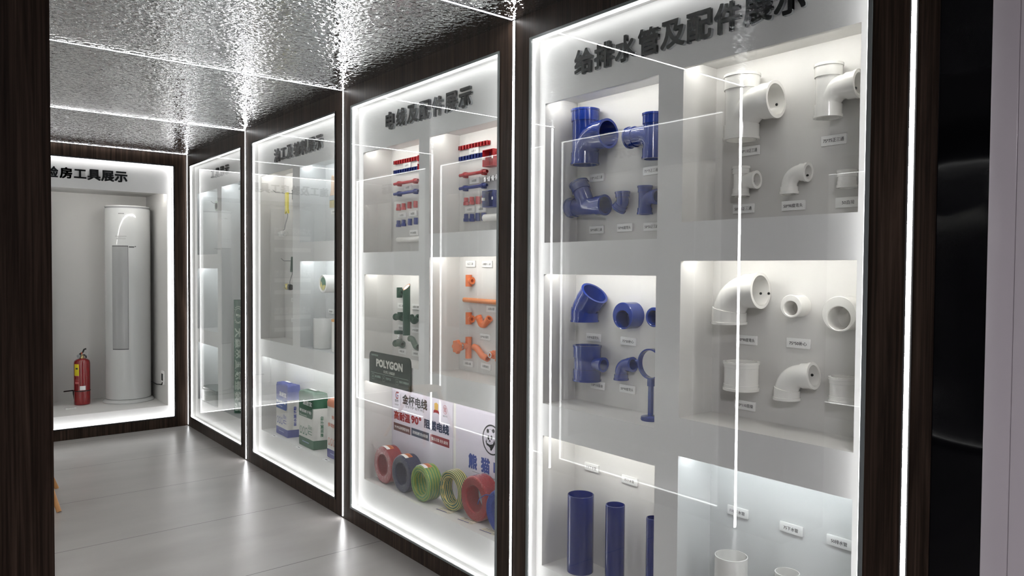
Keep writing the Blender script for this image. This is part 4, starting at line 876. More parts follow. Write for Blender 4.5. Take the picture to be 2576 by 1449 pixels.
# ------------------------------------------------------------------ wire coils
def coil(label, m, cpx, z0, r, ri, X0, wdt, tagged=True, wrap=True, tilt=0.0, band=None, loose=False):
    y, _ = cpx; zc = z0 + r; t = thing('wire_coil', label, 'wire coil', (X0 + wdt / 2, y, z0), 'wire coils in a row')
    nz, nx = max(3, int((r - ri) / 0.0058)), max(4, int(wdt / 0.0058)); prof = []
    def bumps(p, q, n, nrm, amp=0.0016):
        for k in range(n):
            for j in range(3):
                s = (k + j / 3) / n; prof.append((p[0] + (q[0] - p[0]) * s + nrm[0] * amp * sin(pi * j / 3) * 1.15, p[1] + (q[1] - p[1]) * s + nrm[1] * amp * sin(pi * j / 3) * 1.15))
    rb = 0.007
    bumps((ri, rb * 0.4), (r - rb, 0), nz, (0, -1)); prof.append((r - rb * 0.3, rb * 0.3)); bumps((r, rb), (r, wdt - rb), nx, (1, 0)); prof.append((r - rb * 0.3, wdt - rb * 0.3))
    bumps((r - rb, wdt), (ri, wdt - rb * 0.4), nz, (0, 1)); bumps((ri, wdt - rb), (ri, rb), nx, (-1, 0))
    bm = BM(); lathe(bm, prof, (X0, y, zc), (1, 0, 0), 72, closed=True)
    if tilt: bmesh.ops.transform(bm, matrix=Matrix.Translation((X0, y, zc)) @ Matrix.Rotation(tilt, 4, 'Z') @ Matrix.Translation((-X0, -y, -zc)), verts=bm.verts[:])
    # mesh is centred on the coil axis so that the stripes follow the turns
    e = obj('wound_wire', bm, m, None, center=(X0 + wdt / 2, y, zc)); e.location = (0, 0, zc - z0); e.parent = t; OFF[e] = Vector((X0 + wdt / 2, y, zc))
    for q in (0, 1):
        pass
    if wrap:
        bm = BM(); g = 0.0025
        lathe(bm, [(ri - 0.0015, -g), (ri + 0.01, -g * 1.4), (r - 0.006, -g * 1.2), (r + g, 0.006), (r + g, wdt - 0.006), (r - 0.006, wdt + g)], (X0, y, zc), (1, 0, 0), 60)
        if tilt: bmesh.ops.transform(bm, matrix=Matrix.Translation((X0, y, zc)) @ Matrix.Rotation(tilt, 4, 'Z') @ Matrix.Translation((-X0, -y, -zc)), verts=bm.verts[:])
        obj('plastic_wrap', bm, WRAP, t)
    if tagged:
        for nm, mm, x0, x1 in (('white_tag', CARD, 0.004, 0.026), ('orange_tag', ORTAG, 0.026, 0.052)):
            bm = BM(); rr = r + 0.0034; lathe(bm, [(rr, x0), (rr, x1)], (X0, y, zc), (1, 0, 0), 10, a0=radians(-14), a1=radians(24), u=(0, 0, 1))
            p = obj(nm, bm, mm, t)
        for k in range(9):
            an = radians(-10 + k * 3.6); bm = BM(); rr = r + 0.0038; lathe(bm, [(rr, 0.031), (rr, 0.045 if k % 3 else 0.040)], (X0, y, zc), (1, 0, 0), 2, a0=an, a1=an + radians(1.6), u=(0, 0, 1)); obj('tag_bar', bm, TAGDARK, t)
    if band:
        for an in band:
            bm = BM(); c0 = Vector((0, cos(radians(an)), sin(radians(an)))); o0 = Vector((X0, y, zc)); g = 0.003
            path = [o0 + c0 * (ri - g) + Vector((-g, 0, 0)), o0 + c0 * (r + g) + Vector((-g, 0, 0)), o0 + c0 * (r + g) + Vector((wdt + g, 0, 0)), o0 + c0 * (ri - g) + Vector((wdt + g, 0, 0))]
            tv = Vector((0, -sin(radians(an)), cos(radians(an)))) * 0.007
            A = [bm.verts.new(q - tv) for q in path]; B = [bm.verts.new(q + tv) for q in path]
            for k in range(4): bm.faces.new((A[k], A[(k + 1) % 4], B[(k + 1) % 4], B[k]))
            obj('tie_band', bm, mat('clear_tie_film', srgb(96, 128, 190), 0.1, coat=1.0), t, smooth=False)
    if loose:
        bm = BM(); a = Vector((X0 - 0.004, y + r * 0.35, zc + r * 0.72)); sweep(bm, fillet([a, a + Vector((-0.015, 0.045, -0.004)), a + Vector((-0.02, 0.085, -0.032)), a + Vector((-0.02, 0.098, -0.062))], 0.03, 6), 0.0024, 10); obj('loose_wire_end', bm, m, t)
    return t
ORTAG = mat('orange_tag', srgb(206, 112, 52), 0.4); TAGDARK = mat('tag_brown_print', srgb(110, 60, 30), 0.5)
C_RED = mat('red_wire', srgb(150, 34, 46), 0.35); C_BLU = mat('navy_wire', srgb(24, 32, 72), 0.35); C_RED2 = mat('bright_red_wire', srgb(150, 8, 22), 0.35); C_BLU2 = mat('bright_blue_wire', srgb(18, 46, 128), 0.35)
C_YG = stripe_mat('yellow_green_wire_fine', srgb(150, 164, 48), srgb(70, 140, 56), 70, 55, 0.5); C_YG2 = stripe_mat('yellow_green_wire_bold', srgb(206, 186, 100), srgb(8, 88, 66), 85, 85, 0.45)
Z0 = 0.2785; XC = 2.118
coil('wrapped dull red wire coil, first in the row at the niche corner', C_RED, (3.7409, 0.3825), Z0, 0.106, 0.064, 2.085, 0.085)
coil('wrapped navy blue wire coil, between the dull red and yellow-green coils', C_BLU, (3.5293, 0.3812), Z0, 0.1025, 0.064, 2.083, 0.085)
coil('wrapped fine-striped yellow-green coil carrying an orange tag', C_YG, (3.3240, 0.3737), Z0, 0.0965, 0.064, 2.08, 0.085)
coil('bold-striped green and yellow coil without any tag', C_YG2, (3.0989, 0.3836), Z0, 0.104, 0.068, 2.122, 0.062, tagged=False)
coil('bright red wire coil, fifth in the row', C_RED2, (2.8969, 0.3941), Z0, 0.111, 0.068, 2.125, 0.085, tagged=False)
coil('bright blue tied coil with a loose wire end, cut by the cabinet edge', C_BLU2, (2.6769, 0.4006), Z0, 0.103, 0.064, 2.112, 0.085, tagged=False, wrap=False, band=(75, 150, 215), loose=True)
CREAM = mat('cream_card', srgb(222, 214, 196), 0.5)
for k, (c, lb) in enumerate((((2.1070, 3.1163), 'flat price card lying below the bold-striped green coil'), ((2.1059, 2.9201), 'flat price card lying below the bright red coil'), ((2.1031, 2.7337), 'flat price card lying at the cabinet edge below the blue coil'))):
    t = thing('price_card', lb, 'price card', (c[0], c[1], 0.2772), 'price cards lying in front of the coils')
    T = Matrix.Translation((0, 0, 0)) @ face_T((c[0], c[1], 0.2778), 'U') @ Matrix.Rotation(0.12, 4, 'Z')
    bm = BM(); box(bm, -0.052, 0.052, -0.022, 0.022, -0.0006, 0.0008, 0, T); obj('card', bm, CREAM, t, smooth=False)
    bm = BM(); rect(bm, T, -0.052, 0.03, -0.021, -0.015, 0.0012); obj('blue_stripe', bm, PBLUE, t, smooth=False)
    put(t, 'card_lettering', PBLACK, '高耐温电线', T, -0.005, 0.014, width=0.07, height=0.009, bold=0.01, z=0.0012)
    bm = BM()
    for q in range(3): rect(bm, T, -0.045, 0.02, 0.004 - q * 0.006, 0.0055 - q * 0.006, 0.0012)
    for q in range(7): rect(bm, T, 0.031 + q * 0.0027, 0.0322 + q * 0.0027, -0.018, -0.006, 0.0012)
    obj('printed_lines', bm, mat('grey_print', (0.25, 0.23, 0.2), 0.6), t, smooth=False)

# ------------------------------------------------------------------ paint cabinet
def bag(label, ca, cb, cm, h, corners, front, side, band_top, band_bot, panel, seed, ctop=None):
    """corners: floor points (x, y) front-left, front-right, back-right of the two faces in view"""
    rnd = random.Random(seed); A, B, Cc = [Vector((*q, 0)) for q in corners]; D = A + (Cc - B); zf = 0.277
    t = thing('putty_bag', label, 'bag', ((A.x + Cc.x) / 2, (A.y + Cc.y) / 2, zf), 'putty powder bags in a row')
    bm = BM(); lev = [0, 0.006, band_bot * h, band_bot * h + 0.0005, 0.5 * h, band_top * h, band_top * h + 0.0005, 0.93 * h, 0.975 * h]; rows = []
    base = []
    for P, Q in ((A, B), (B, Cc), (Cc, D), (D, A)): base += [P.lerp(Q, k / 6) for k in range(6)]
    ctr = (A + Cc) / 2
    for i, z in enumerate(lev):
        q = 1 + (0.018 if 0 < i < len(lev) - 1 else 0) - (0.04 if i == len(lev) - 1 else 0)
        rows.append([bm.verts.new(ctr + (b - ctr) * q + Vector((rnd.uniform(-.0012, .0012), rnd.uniform(-.0012, .0012), zf + z + (rnd.uniform(-.004, .004) if i >= len(lev) - 2 else 0)))) for b in base])
    for i, (r0, r1) in enumerate(zip(rows, rows[1:])):
        n0 = len(bm.faces); skin(bm, r0, r1); bm.faces.ensure_lookup_table()
        for f in bm.faces[n0:]: f.material_index = 0 if i in (2, 3, 4) else (1 if i < 2 else 2)
    bm.faces.ensure_lookup_table()
    # folded top: ridge towards the right-hand face
    mid = [ctr + (b - ctr) * 0.55 + Vector((0, 0, zf + h + (0.004 if (b - ctr).dot(Cc - B) < 0 else -0.006))) for b in base]
    top = [bm.verts.new(q) for q in mid]; n0 = len(bm.faces); skin(bm, rows[-1], top); bm.faces.new(top); bm.faces.new(rows[0][::-1]); bm.faces.ensure_lookup_table()
    for f in bm.faces[n0:]: f.material_index = 2
    obj('bag_body', bm, [BAGWHITE, ca, ctop or ca], t, ang=50)
    ex = (B - A).normalized(); wx = (B - A).length; nx = Vector((ex.y, -ex.x, 0)); ey = (Cc - B).normalized(); wy = (Cc - B).length; ny = Vector((ey.y, -ey.x, 0))
    if nx.dot(A - ctr) < 0: nx = -nx
    if ny.dot(B - ctr) < 0: ny = -ny
    def fr(o, e, n, off=0.0032): q = o + n * off; return Matrix(((e.x, 0, n.x, q.x), (e.y, 0, n.y, q.y), (0, 1, 0, zf), (0, 0, 0, 1)))
    T1 = fr(A, ex, nx); T2 = fr(B, ey, ny)
    if panel:
        bm = BM(); poly_prism(bm, [T1 @ Vector((q[0], q[1], -0.0008)) for q in rr_pts(0.004, wx * 0.96, h * panel[0], h * (band_top + 0.004), 0.02, 'b')], nx * 0.0012); obj('label_panel', bm, cb, t, smooth=False)
    for nm, m, s, T, x, z, w, hh, ang in front + side:
        put(t, nm, {'w': PWHITE, 'c': cm, 'k': PBLACK, 'r': PRED, 'b': PBLUE}[m], s, T1 if T == 1 else T2, (wx if T == 1 else wy) * x, h * z, width=(wx if T == 1 else wy) * w if ang == 0 else h * w, height=h * hh if ang == 0 else (wx if T == 1 else wy) * hh, bold=0.03, z=0.0014 if T == 1 else 0.0006, ang=ang)
    bm = BM()
    for k in range(4): 
        if k < 3: ring_flat(bm, T1, wx * (0.16 + 0.19 * k), h * 0.285, wx * 0.062, wx * 0.078, 0.0008, 20, ry=1.3)
        else: rect(bm, T1, wx * 0.68, wx * 0.93, h * 0.25, h * 0.262, 0.0008); rect(bm, T1, wx * 0.68, wx * 0.93, h * 0.30, h * 0.312, 0.0008); rect(bm, T1, wx * 0.68, wx * 0.72, h * 0.25, h * 0.312, 0.0008)
    for k in range(3): rect(bm, T1, wx * (0.10 + 0.19 * k), wx * (0.21 + 0.19 * k), h * 0.215, h * 0.228, 0.0008)
    for k in range(5): rect(bm, T1, wx * 0.66, wx * (0.93 if k < 4 else 0.8), h * (0.34 + 0.016 * k), h * (0.346 + 0.016 * k), 0.0008)
    obj('printed_icons', bm, cm, t, smooth=False)
    bm = BM(); lo, hi = band_bot, band_bot
    rect(bm, T1, wx * 0.26, wx * 0.72, h * band_bot * 0.50, h * band_bot * 0.60, 0.0008); obj('footer_print', bm, PFAINTW, t, smooth=False)
    # paper seal on the folded top
    bm = BM(); T3 = Matrix.Translation((ctr.x, ctr.y, zf + h + 0.0052)) @ Matrix(((ex.x, ey.x, 0, 0), (ex.y, ey.y, 0, 0), (0, 0, 1, 0), (0, 0, 0, 1))); rect(bm, T3, -wx * 0.22, wx * 0.22, -wy * 0.12, wy * 0.12); obj('paper_seal', bm, CARD, t, smooth=False)
    return t
BAGWHITE = add_noise(mat('bag_white_paper', rough=0.6), (0.66, 0.65, 0.62), (0.74, 0.73, 0.70), nscale=14, bump=0.15)
PFAINTW = mat('pale_footer_print', srgb(150, 160, 200), 0.6)
BB = mat('bag_blue', srgb(66, 76, 150), 0.5); BB2 = mat('bag_mid_blue', srgb(50, 84, 156), 0.5); BG = mat('bag_green', srgb(34, 88, 62), 0.5); BO = mat('bag_salmon', srgb(214, 140, 110), 0.5); BV = mat('bag_violet_blue', srgb(62, 66, 134), 0.5)
fa = lambda s2: [('brand_lettering', 'w', '雅居宝', 1, 0.62, 0.79, 0.62, 0.085, 0), ('product_lettering', 'w', s2, 1, 0.48, 0.635, 0.84, 0.055, 0), ('small_lettering', 'w', 'Putty powder', 1, 0.34, 0.555, 0.5, 0.02, 0)]
vt = lambda s2: [('side_lettering', 'c', s2, 2, 0.60, 0.40, 0.37, 0.22, pi / 2)]
def swap(q): return (q[0], q[1])
CB = [(2.0969, 5.3979), (2.0913, 5.1723), (2.1784, 5.1534)]
CG = [(2.0926, 4.9617), (2.0909, 4.7168), (2.1852, 4.6958)]
CO = [(2.0967, 4.5069), (2.0926, 4.2966), (2.1713, 4.2969)]
def inset(cs, zt_px):
    return cs
bag('blue and white putty powder bag with folded top, first of the row', BB, BB2, mat('bag_print_blue', srgb(70, 84, 170), 0.5), 0.395, CB, fa('耐水腻子粉'), vt('耐水腻子粉'), 0.70, 0.145, (0.50,), 4)
bag('green and white putty powder bag standing in the middle', BG, BG, mat('bag_print_green', srgb(60, 120, 90), 0.5), 0.395, CG, fa('罩面腻子粉'), vt('罩面腻子粉'), 0.72, 0.16, (0.53,), 7)
bag('salmon, white and violet bag half hidden by the cabinet frame', BV, BV, mat('bag_print_salmon', srgb(200, 110, 80), 0.5), 0.395, CO, [('brand_lettering', 'c', '雅居宝', 1, 0.62, 0.70, 0.5, 0.06, 0), ('product_lettering', 'c', '多功能粉', 1, 0.5, 0.56, 0.84, 0.07, 0)], [], 0.86, 0.145, None, 9, ctop=BO)
for c, lb in (((2.0401, 5.2986), 'small white card lying in front of the blue putty bag'), ((2.0430, 4.8538), 'small white card lying in front of the green putty bag'), ((2.0517, 4.4269), 'small white card lying in front of the salmon bag')):
    t = thing('price_card', lb, 'price card', (c[0], c[1], 0.2765), 'small cards in front of the putty bags'); T = face_T((c[0], c[1], 0.2772), 'U')
    bm = BM(); box(bm, -0.034, 0.034, -0.016, 0.016, -0.0006, 0.0012, 0, T); obj('card', bm, CARD, t, smooth=False); bm = BM(); rect(bm, T, -0.018, 0.018, -0.004, 0.005, 0.0016); obj('printed_lines', bm, mat('grey_ink', (0.12, 0.12, 0.12), 0.6), t, smooth=False)

# paint rollers on wall hooks, brush
def hook(label, p, L):
    t = thing('wall_hook', label, 'hook', (XB, p[0], p[1]), 'wire hooks on the niche wall')
    bm = BM(); box(bm, XB - 0.004, XB - 0.0005, p[0] - 0.012, p[0] + 0.012, p[1] - 0.045, p[1] + 0.02, 0.002); lathe(bm, [(0, 0), (0.005, 0), (0.005, 0.004), (0, 0.005)], (XB - 0.003, p[0], p[1] + 0.025), (-1, 0, 0), 12); obj('back_plate', bm, STEEL, t)
    bm = BM(); sweep(bm, fillet([(XB - 0.004, p[0], p[1]), (XB - L, p[0], p[1]), (XB - L - 0.022, p[0], p[1] + 0.018)], 0.012, 6), 0.0026, 10); obj('hook_wire', bm, STEEL, t); return t
h1 = (5.4187, 2.1053); hook('grey wire hook carrying the yellow-handled roller', h1, 0.135)
YEL = mat('yellow_plastic', srgb(232, 218, 84), 0.35); FOAM = add_noise(mat('roller_foam', rough=0.8), (0.55, 0.55, 0.54), (0.75, 0.75, 0.73), nscale=60, bump=0.5)
Xr = 2.165
ht, hb, w1_, w2_, w3_, dl, dr = (5.3605, 2.0962), (5.3518, 1.9573), (5.3466, 1.9210), (5.3946, 1.8599), (5.4064, 1.8332), (5.4854, 1.7933), (5.3066, 1.7964)
t = thing('paint_roller', 'paint roller with flat yellow handle hanging on a hook', 'paint roller', (Xr, ht[0], dl[1]), 'paint rollers hanging in the tall niche')
bm = BM(); hw = 0.024
poly_prism(bm, [(Xr - 0.006, ht[0] + a_, z_) for a_, z_ in ((hw, ht[1] + 0.008), (hw, ht[1] - 0.06), (hw * 0.72, hb[1] + 0.03), (hw * 1.5, hb[1] - 0.012), (hw * 0.9, hb[1] - 0.014), (hw * 0.3, hb[1] + 0.008), (-hw * 0.3, hb[1] + 0.008), (-hw * 0.9, hb[1] - 0.014), (-hw * 1.5, hb[1] - 0.012), (-hw * 0.72, hb[1] + 0.03), (-hw, ht[1] - 0.06), (-hw, ht[1] + 0.008))], (0.012, 0, 0)); bmesh.ops.bevel(bm, geom=bm.edges[:], offset=0.0025, segments=2, affect='EDGES'); obj('handle', bm, YEL, t)
bm = BM(); sweep(bm, fillet([(Xr, hb[0], hb[1] + 0.004), (Xr, w1_[0], w1_[1]), (Xr, w2_[0], w2_[1]), (Xr, w3_[0], w3_[1] - 0.005), (Xr, dl[0], dl[1] + 0.012)], 0.010, 5), 0.0028, 10); obj('wire_frame', bm, STEEL, t)
bm = BM(); lathe(bm, [(0, -0.004), (0.018, -0.004), (0.023, 0.0), (0.023, 0.085), (0.018, 0.089), (0, 0.089)], (Xr, dl[0], dl[1]), (0, -1, 0.05), 26); obj('roller_drum', bm, FOAM, t)
ht, hb, w1_, dl = (5.2432, 1.6162), (5.2622, 1.5062), (5.3078, 1.4308), (5.3615, 1.3906)
t = thing('paint_roller', 'mini paint roller with dark green handle and printed wrapper', 'paint roller', (Xr, ht[0], dl[1]), 'paint rollers hanging in the tall niche')
bm = BM(); sweep(bm, [(Xr, hb[0], hb[1] - 0.004), (Xr, hb[0], hb[1]), (Xr, ht[0] - 0.006, ht[1] - 0.01), (Xr, ht[0] - 0.006, ht[1])], [0.012, 0.0155, 0.019, 0.018], 20); obj('handle', bm, GREENPPR, t)
bm = BM(); sweep(bm, fillet([(Xr, hb[0], hb[1]), (Xr, hb[0], hb[1] - 0.02), (Xr, w1_[0], w1_[1]), (Xr, w1_[0], dl[1])], 0.010, 5), 0.0028, 10); obj('wire_frame', bm, STEEL, t)
WRAPPER = add_noise(mat('printed_wrapper', rough=0.35), srgb(214, 196, 90), srgb(70, 96, 130), nscale=26, detail=1, lo=0.46, hi=0.54)
bm = BM(); lathe(bm, [(0, 0), (0.021, 0), (0.0235, 0.003), (0.0235, 0.062), (0, 0.062)], (Xr, dl[0] + 0.006, dl[1]), (0, -1, -0.05), 26); obj('roller_drum', bm, WRAPPER, t)
bm = BM(); lathe(bm, [(0, 0), (0.0215, 0), (0.0215, 0.02), (0.012, 0.024), (0, 0.024)], (Xr, dl[0] - 0.056, dl[1] - 0.003), (0, -1, -0.05), 22); obj('end_cap', bm, BLACK, t)
h2 = (5.3711, 1.6062); hook('grey wire hook carrying the green-handled mini roller', (h2[0], ht[1] - 0.03), 0.09)
for c, s, lb in (((5.3689, 1.6777), '滚筒刷', 'name card above the green-handled mini roller'), ((5.3929, 1.2851), '小滚筒', 'name card below the green-handled mini roller'), ((5.3934, 1.1296), '滚筒', 'lowest name card in the tall roller niche')):
    label_card(c, s, lb, frac=0.5, group='printed name cards in the paint cabinet')
a, b, f0_, f1_, g_ = (4.6890, 2.1751), (4.7014, 2.0363), (4.7014, 2.0349), (4.6982, 2.0017), (4.6951, 1.9521)
Xb = 2.218; t = thing('paint_brush', 'flat paint brush with pale wooden handle at the glass edge', 'paint brush', (Xb, a[0], g_[1]))
WOODL = add_noise(mat('pale_beech', rough=0.5), srgb(226, 200, 176), srgb(204, 176, 150), scale=(1, 1, 0.1), nscale=50); BR = add_noise(mat('tan_bristles', rough=0.8), srgb(206, 190, 140), srgb(176, 160, 112), scale=(1, 1, 0.05), nscale=220, bump=0.4)
yc = a[0] - 0.004; q = [(0.0, 0.0), (0.006, -0.004), (0.0105, -0.02), (0.0125, -0.05), (0.0135, -0.11), (0.018, -0.138), (0.030, -0.158), (0.0345, -0.17)]
sc = (a[1] - f0_[1]) / 0.17
bm = BM(); poly_prism(bm, [(Xb - 0.006, yc + x, a[1] + z * sc) for x, z in q] + [(Xb - 0.006, yc - x, a[1] + z * sc) for x, z in q[:0:-1]], (0.012, 0, 0)); bmesh.ops.bevel(bm, geom=bm.edges[:], offset=0.002, segments=2, affect='EDGES'); obj('handle', bm, WOODL, t)
bm = BM(); box(bm, Xb - 0.009, Xb + 0.009, yc - 0.036, yc + 0.036, f1_[1], f0_[1], 0.003); obj('ferrule', bm, mat('bright_tin', (0.6, 0.63, 0.66), 0.3, metal=0.9), t)
bm = BM(); box(bm, Xb - 0.008, Xb + 0.008, yc - 0.035, yc + 0.035, g_[1], f1_[1] - 0.0005, 0.003); obj('bristles', bm, BR, t)
label_card((4.6932, 1.9236), '羊毛刷', 'name card just under the flat paint brush', frac=0.5, group='printed name cards in the paint cabinet')
# rolls on the paint shelf
c = (4.6392, 1.4272); t = thing('mesh_roll', 'white roll with green core and yellow label, held high on the niche wall', 'roll', (2.12, c[0], c[1]))
bm = BM(); lathe(bm, [(0.045, 0.004), (0.056, 0.0), (0.0605, 0.004), (0.0605, 0.112), (0.045, 0.112)], (2.12, c[0], c[1]), (1, 0, 0), 40, closed=True); obj('roll_body', bm, PVC, t)
bm = BM(); lathe(bm, [(0, 0.006), (0.05, 0.006)], (2.12, c[0], c[1]), (1, 0, 0), 32); obj('core_disc', bm, mat('green_core', srgb(96, 140, 116), 0.5), t)
YLAB = add_noise(mat('yellow_label', rough=0.45), srgb(226, 214, 130), srgb(196, 190, 150), nscale=40, lo=0.45, hi=0.55)
bm = BM(); lathe(bm, [(0.012, 0.0045), (0.051, 0.0045)], (2.12, c[0], c[1]), (1, 0, 0), 20, a0=radians(105), a1=radians(300), u=(0, 0, 1)); obj('core_label', bm, YLAB, t)
bm = BM(); lathe(bm, [(0.061, 0.03), (0.061, 0.085)], (2.12, c[0], c[1]), (1, 0, 0), 8, a0=radians(205), a1=radians(238), u=(0, 0, 1)); obj('side_label', bm, YLAB, t)
zf = 0.987
c0, ct = (2.1236, 4.6446), (4.6586, 1.1924)
t = thing('film_roll', 'upright clear-wrapped white roll standing on the paint shelf', 'roll', (2.135, ct[0], zf)); zr = ct[1]
bm = BM(); lathe(bm, [(0, 0), (0.065, 0), (0.067, 0.003), (0.067, zr - zf - 0.003), (0.065, zr - zf), (0.028, zr - zf), (0.028, zr - zf - 0.03), (0, zr - zf - 0.03)], (2.135, ct[0], zf), (0, 0, 1), 48); obj('roll_body', bm, mat('cloudy_film', (0.72, 0.72, 0.70), 0.15, coat=0.6), t)
ct = (4.4029, 1.1920); t = thing('glue_jar', 'white jar with flat orange lid at the glass edge', 'jar', (2.115, ct[0], zf))
bm = BM(); lathe(bm, [(0, 0), (0.033, 0), (0.035, 0.003), (0.035, ct[1] - zf - 0.008), (0.03, ct[1] - zf - 0.006), (0, ct[1] - zf - 0.006)], (2.115, ct[0], zf), (0, 0, 1), 36); obj('jar_body', bm, PVC, t)
bm = BM(); lathe(bm, [(0, 0), (0.036, 0), (0.037, 0.002), (0.037, 0.014), (0.036, 0.016), (0, 0.016)], (2.115, ct[0], ct[1] - 0.008), (0, 0, 1), 36); obj('lid', bm, mat('orange_lid', srgb(226, 168, 96), 0.4), t)
label_card((4.7337, 1.2305), '美缝膏膜', 'name card on the wall above the clear-wrapped roll', frac=0.5, group='printed name cards in the paint cabinet')

# ------------------------------------------------------------------ tool cabinet
TG = add_noise(mat('roll_green', rough=0.3, coat=0.3), srgb(40, 92, 72), srgb(46, 98, 78), nscale=4)
ca, cz = (6.3380, 1.2551), (6.3474, 0.2266)
yr = ca[0]; t = thing('floor_film_roll', 'tall green printed roll standing on end in the corner cabinet', 'roll', (2.13, yr, 0.279)); rr = 0.041; zt = ca[1]
bm = BM(); lathe(bm, [(0, 0), (rr - 0.002, 0), (rr, 0.002), (rr, zt - 0.281), (rr - 0.002, zt - 0.279), (rr * 0.5, zt - 0.279), (rr * 0.5, zt - 0.32), (0, zt - 0.32)], (2.13, yr, 0.279), (0, 0, 1), 40); obj('roll_body', bm, TG, t)
PPALE = mat('roll_pale_print', srgb(206, 218, 208), 0.5)
def wrapped(bm, c, r, phi0):
    """bend flat lettering (x sideways, y up) round an upright roll"""
    for v in bm.verts:
        a = phi0 + v.co.x / r; v.co = Vector((c[0] + (r + 0.0007) * cos(a), c[1] + (r + 0.0007) * sin(a), v.co.y))
PH = math.atan2(0 - yr, 0 - 2.13) - 0.10
I4 = Matrix.Identity(4); n_ = 8
for k, ch in enumerate('大森林国际整装馆'):
    z = (6.2216, 0.9737)[1] - k * ((6.2216, 0.9737)[1] - (6.2275, 0.3363)[1]) / 7.0
    bm = text_bm(ch, Matrix.Translation((0, z, 0)) @ Matrix.Rotation(-pi / 2, 4, 'Z'), width=0.078, height=0.062, bold=0.03, res=2); wrapped(bm, (2.13, yr), rr, PH); obj('roll_character', bm, PPALE, t, smooth=False)
ez = (6.2202, 1.1222)[1]; bm = BM(); ring_flat(bm, I4, 0, 0, 0.030, 0.033, 0, 40, ry=1.9)
for k in range(14):
    for s in (-1, 1):
        an = radians(40 + k * 20); ax, ay = cos(an) * 0.040, sin(an) * 0.072
        if abs(ay) > 0.03: flat_poly(bm, I4, [(ax, ay), (ax + 0.004 * s, ay + 0.012), (ax + 0.008 * s, ay + 0.003)])
for (tx, ty, q) in ((-0.010, 0.004, 0.8), (0.008, -0.004, 1.1)):
    for lv in range(3): flat_poly(bm, I4, [(tx - 0.012 * q + lv * 0.009 * q, ty - (0.016 - lv * 0.003) * q), (tx - 0.012 * q + lv * 0.009 * q, ty + (0.016 - lv * 0.003) * q), (tx + (0.006 + lv * 0.007) * q, ty)])
for v in bm.verts: v.co = Vector((v.co.x, v.co.y + ez, 0))
wrapped(bm, (2.13, yr), rr, PH); obj('tree_emblem', bm, PPALE, t, smooth=False)
# dark green tool case with rounded corners
p1, p2, p3, p4 = (2.0110, 7.0477), (1.9999, 6.8579), (1.9879, 6.6546), (2.0288, 6.5438)
y0, y1 = 7.195, 6.66; x0, x1 = 2.052, 2.222; hgt = 0.135
t = thing('tool_case', 'low dark green plastic case with rounded corners on the cabinet floor', 'case', ((x0 + x1) / 2, (y0 + y1) / 2, 0.279))
TC = mat('case_green', srgb(40, 68, 58), 0.25, coat=0.5)
bm = BM(); pts = [(x, y) for x, y in rr_pts(x0, x1, y1, y0, 0.075, 'abcd', 8)]; poly_prism(bm, [(x, y, 0.279) for x, y in pts], (0, 0, hgt * 0.82)); bmesh.ops.bevel(bm, geom=[e for e in bm.edges if abs(e.verts[0].co.z - e.verts[1].co.z) < 1e-5], offset=0.006, segments=2, affect='EDGES'); obj('case_body', bm, TC, t)
bm = BM(); pts = [(x, y) for x, y in rr_pts(x0 + 0.006, x1 - 0.006, y1 + 0.006, y0 - 0.006, 0.07, 'abcd', 8)]; poly_prism(bm, [(x, y, 0.279 + hgt * 0.82) for x, y in pts], (0, 0, hgt * 0.18)); bmesh.ops.bevel(bm, geom=[e for e in bm.edges if abs(e.verts[0].co.z - e.verts[1].co.z) < 1e-5], offset=0.008, segments=2, affect='EDGES'); obj('case_lid', bm, TC, t)
bm = BM(); box(bm, x1 - 0.05, x1 - 0.02, 6.92, 7.04, 0.279 + hgt, 0.279 + hgt + 0.022, 0.006); obj('handle', bm, TC, t)
# tape roll on a hook
c = (6.9744, 2.1022); t = thing('tape_roll', 'roll of pale tape hung on a hook in the corner cabinet', 'tape', (2.13, c[0], c[1]))
bm = BM(); lathe(bm, [(0.03, 0), (0.048, 0), (0.048, 0.05), (0.03, 0.05)], (2.14, c[0], c[1]), (1, 0, 0), 36, closed=True); obj('tape_body', bm, mat('pale_green_tape', srgb(196, 208, 196), 0.4), t)
bm = BM(); lathe(bm, [(0.027, -0.002), (0.031, -0.002), (0.031, 0.052), (0.027, 0.052)], (2.14, c[0], c[1]), (1, 0, 0), 36, closed=True); obj('cardboard_core', bm, mat('grey_core', (0.2, 0.2, 0.19), 0.6), t)
hook('grey wire hook carrying the pale tape roll', (c[0], c[1] + 0.024), 0.12)

# ------------------------------------------------------------------ end wall cabinet
NZ = 0.207
AC = (1.597, 7.975); AR = 0.202
t = thing('air_conditioner', 'tall white cylindrical floor-standing air conditioner', 'air conditioner', (AC[0], AC[1], NZ))
ACW = mat('gloss_white_shell', (0.58, 0.59, 0.585), 0.08, spec=0.35, coat=0.15); ACG = mat('satin_grey_louvre', (0.36, 0.365, 0.365), 0.15, coat=0.3); ACD = mat('dark_slot', (0.03, 0.03, 0.032), 0.5)
HT = 2.125
bm = BM(); lathe(bm, [(0, 0.034), (AR - 0.006, 0.034), (AR, 0.04), (AR, HT - NZ - 0.03), (AR - 0.003, HT - NZ - 0.026), (0, HT - NZ - 0.026)], (*AC, NZ), (0, 0, 1), 96); obj('body_shell', bm, ACW, t)
bm = BM(); lathe(bm, [(0, HT - NZ - 0.026), (AR - 0.006, HT - NZ - 0.026), (AR - 0.006, HT - NZ - 0.012), (0, HT - NZ - 0.012)], (*AC, NZ), (0, 0, 1), 96); obj('top_slot', bm, mat('grey_top_ring', (0.30, 0.30, 0.31), 0.25), t)
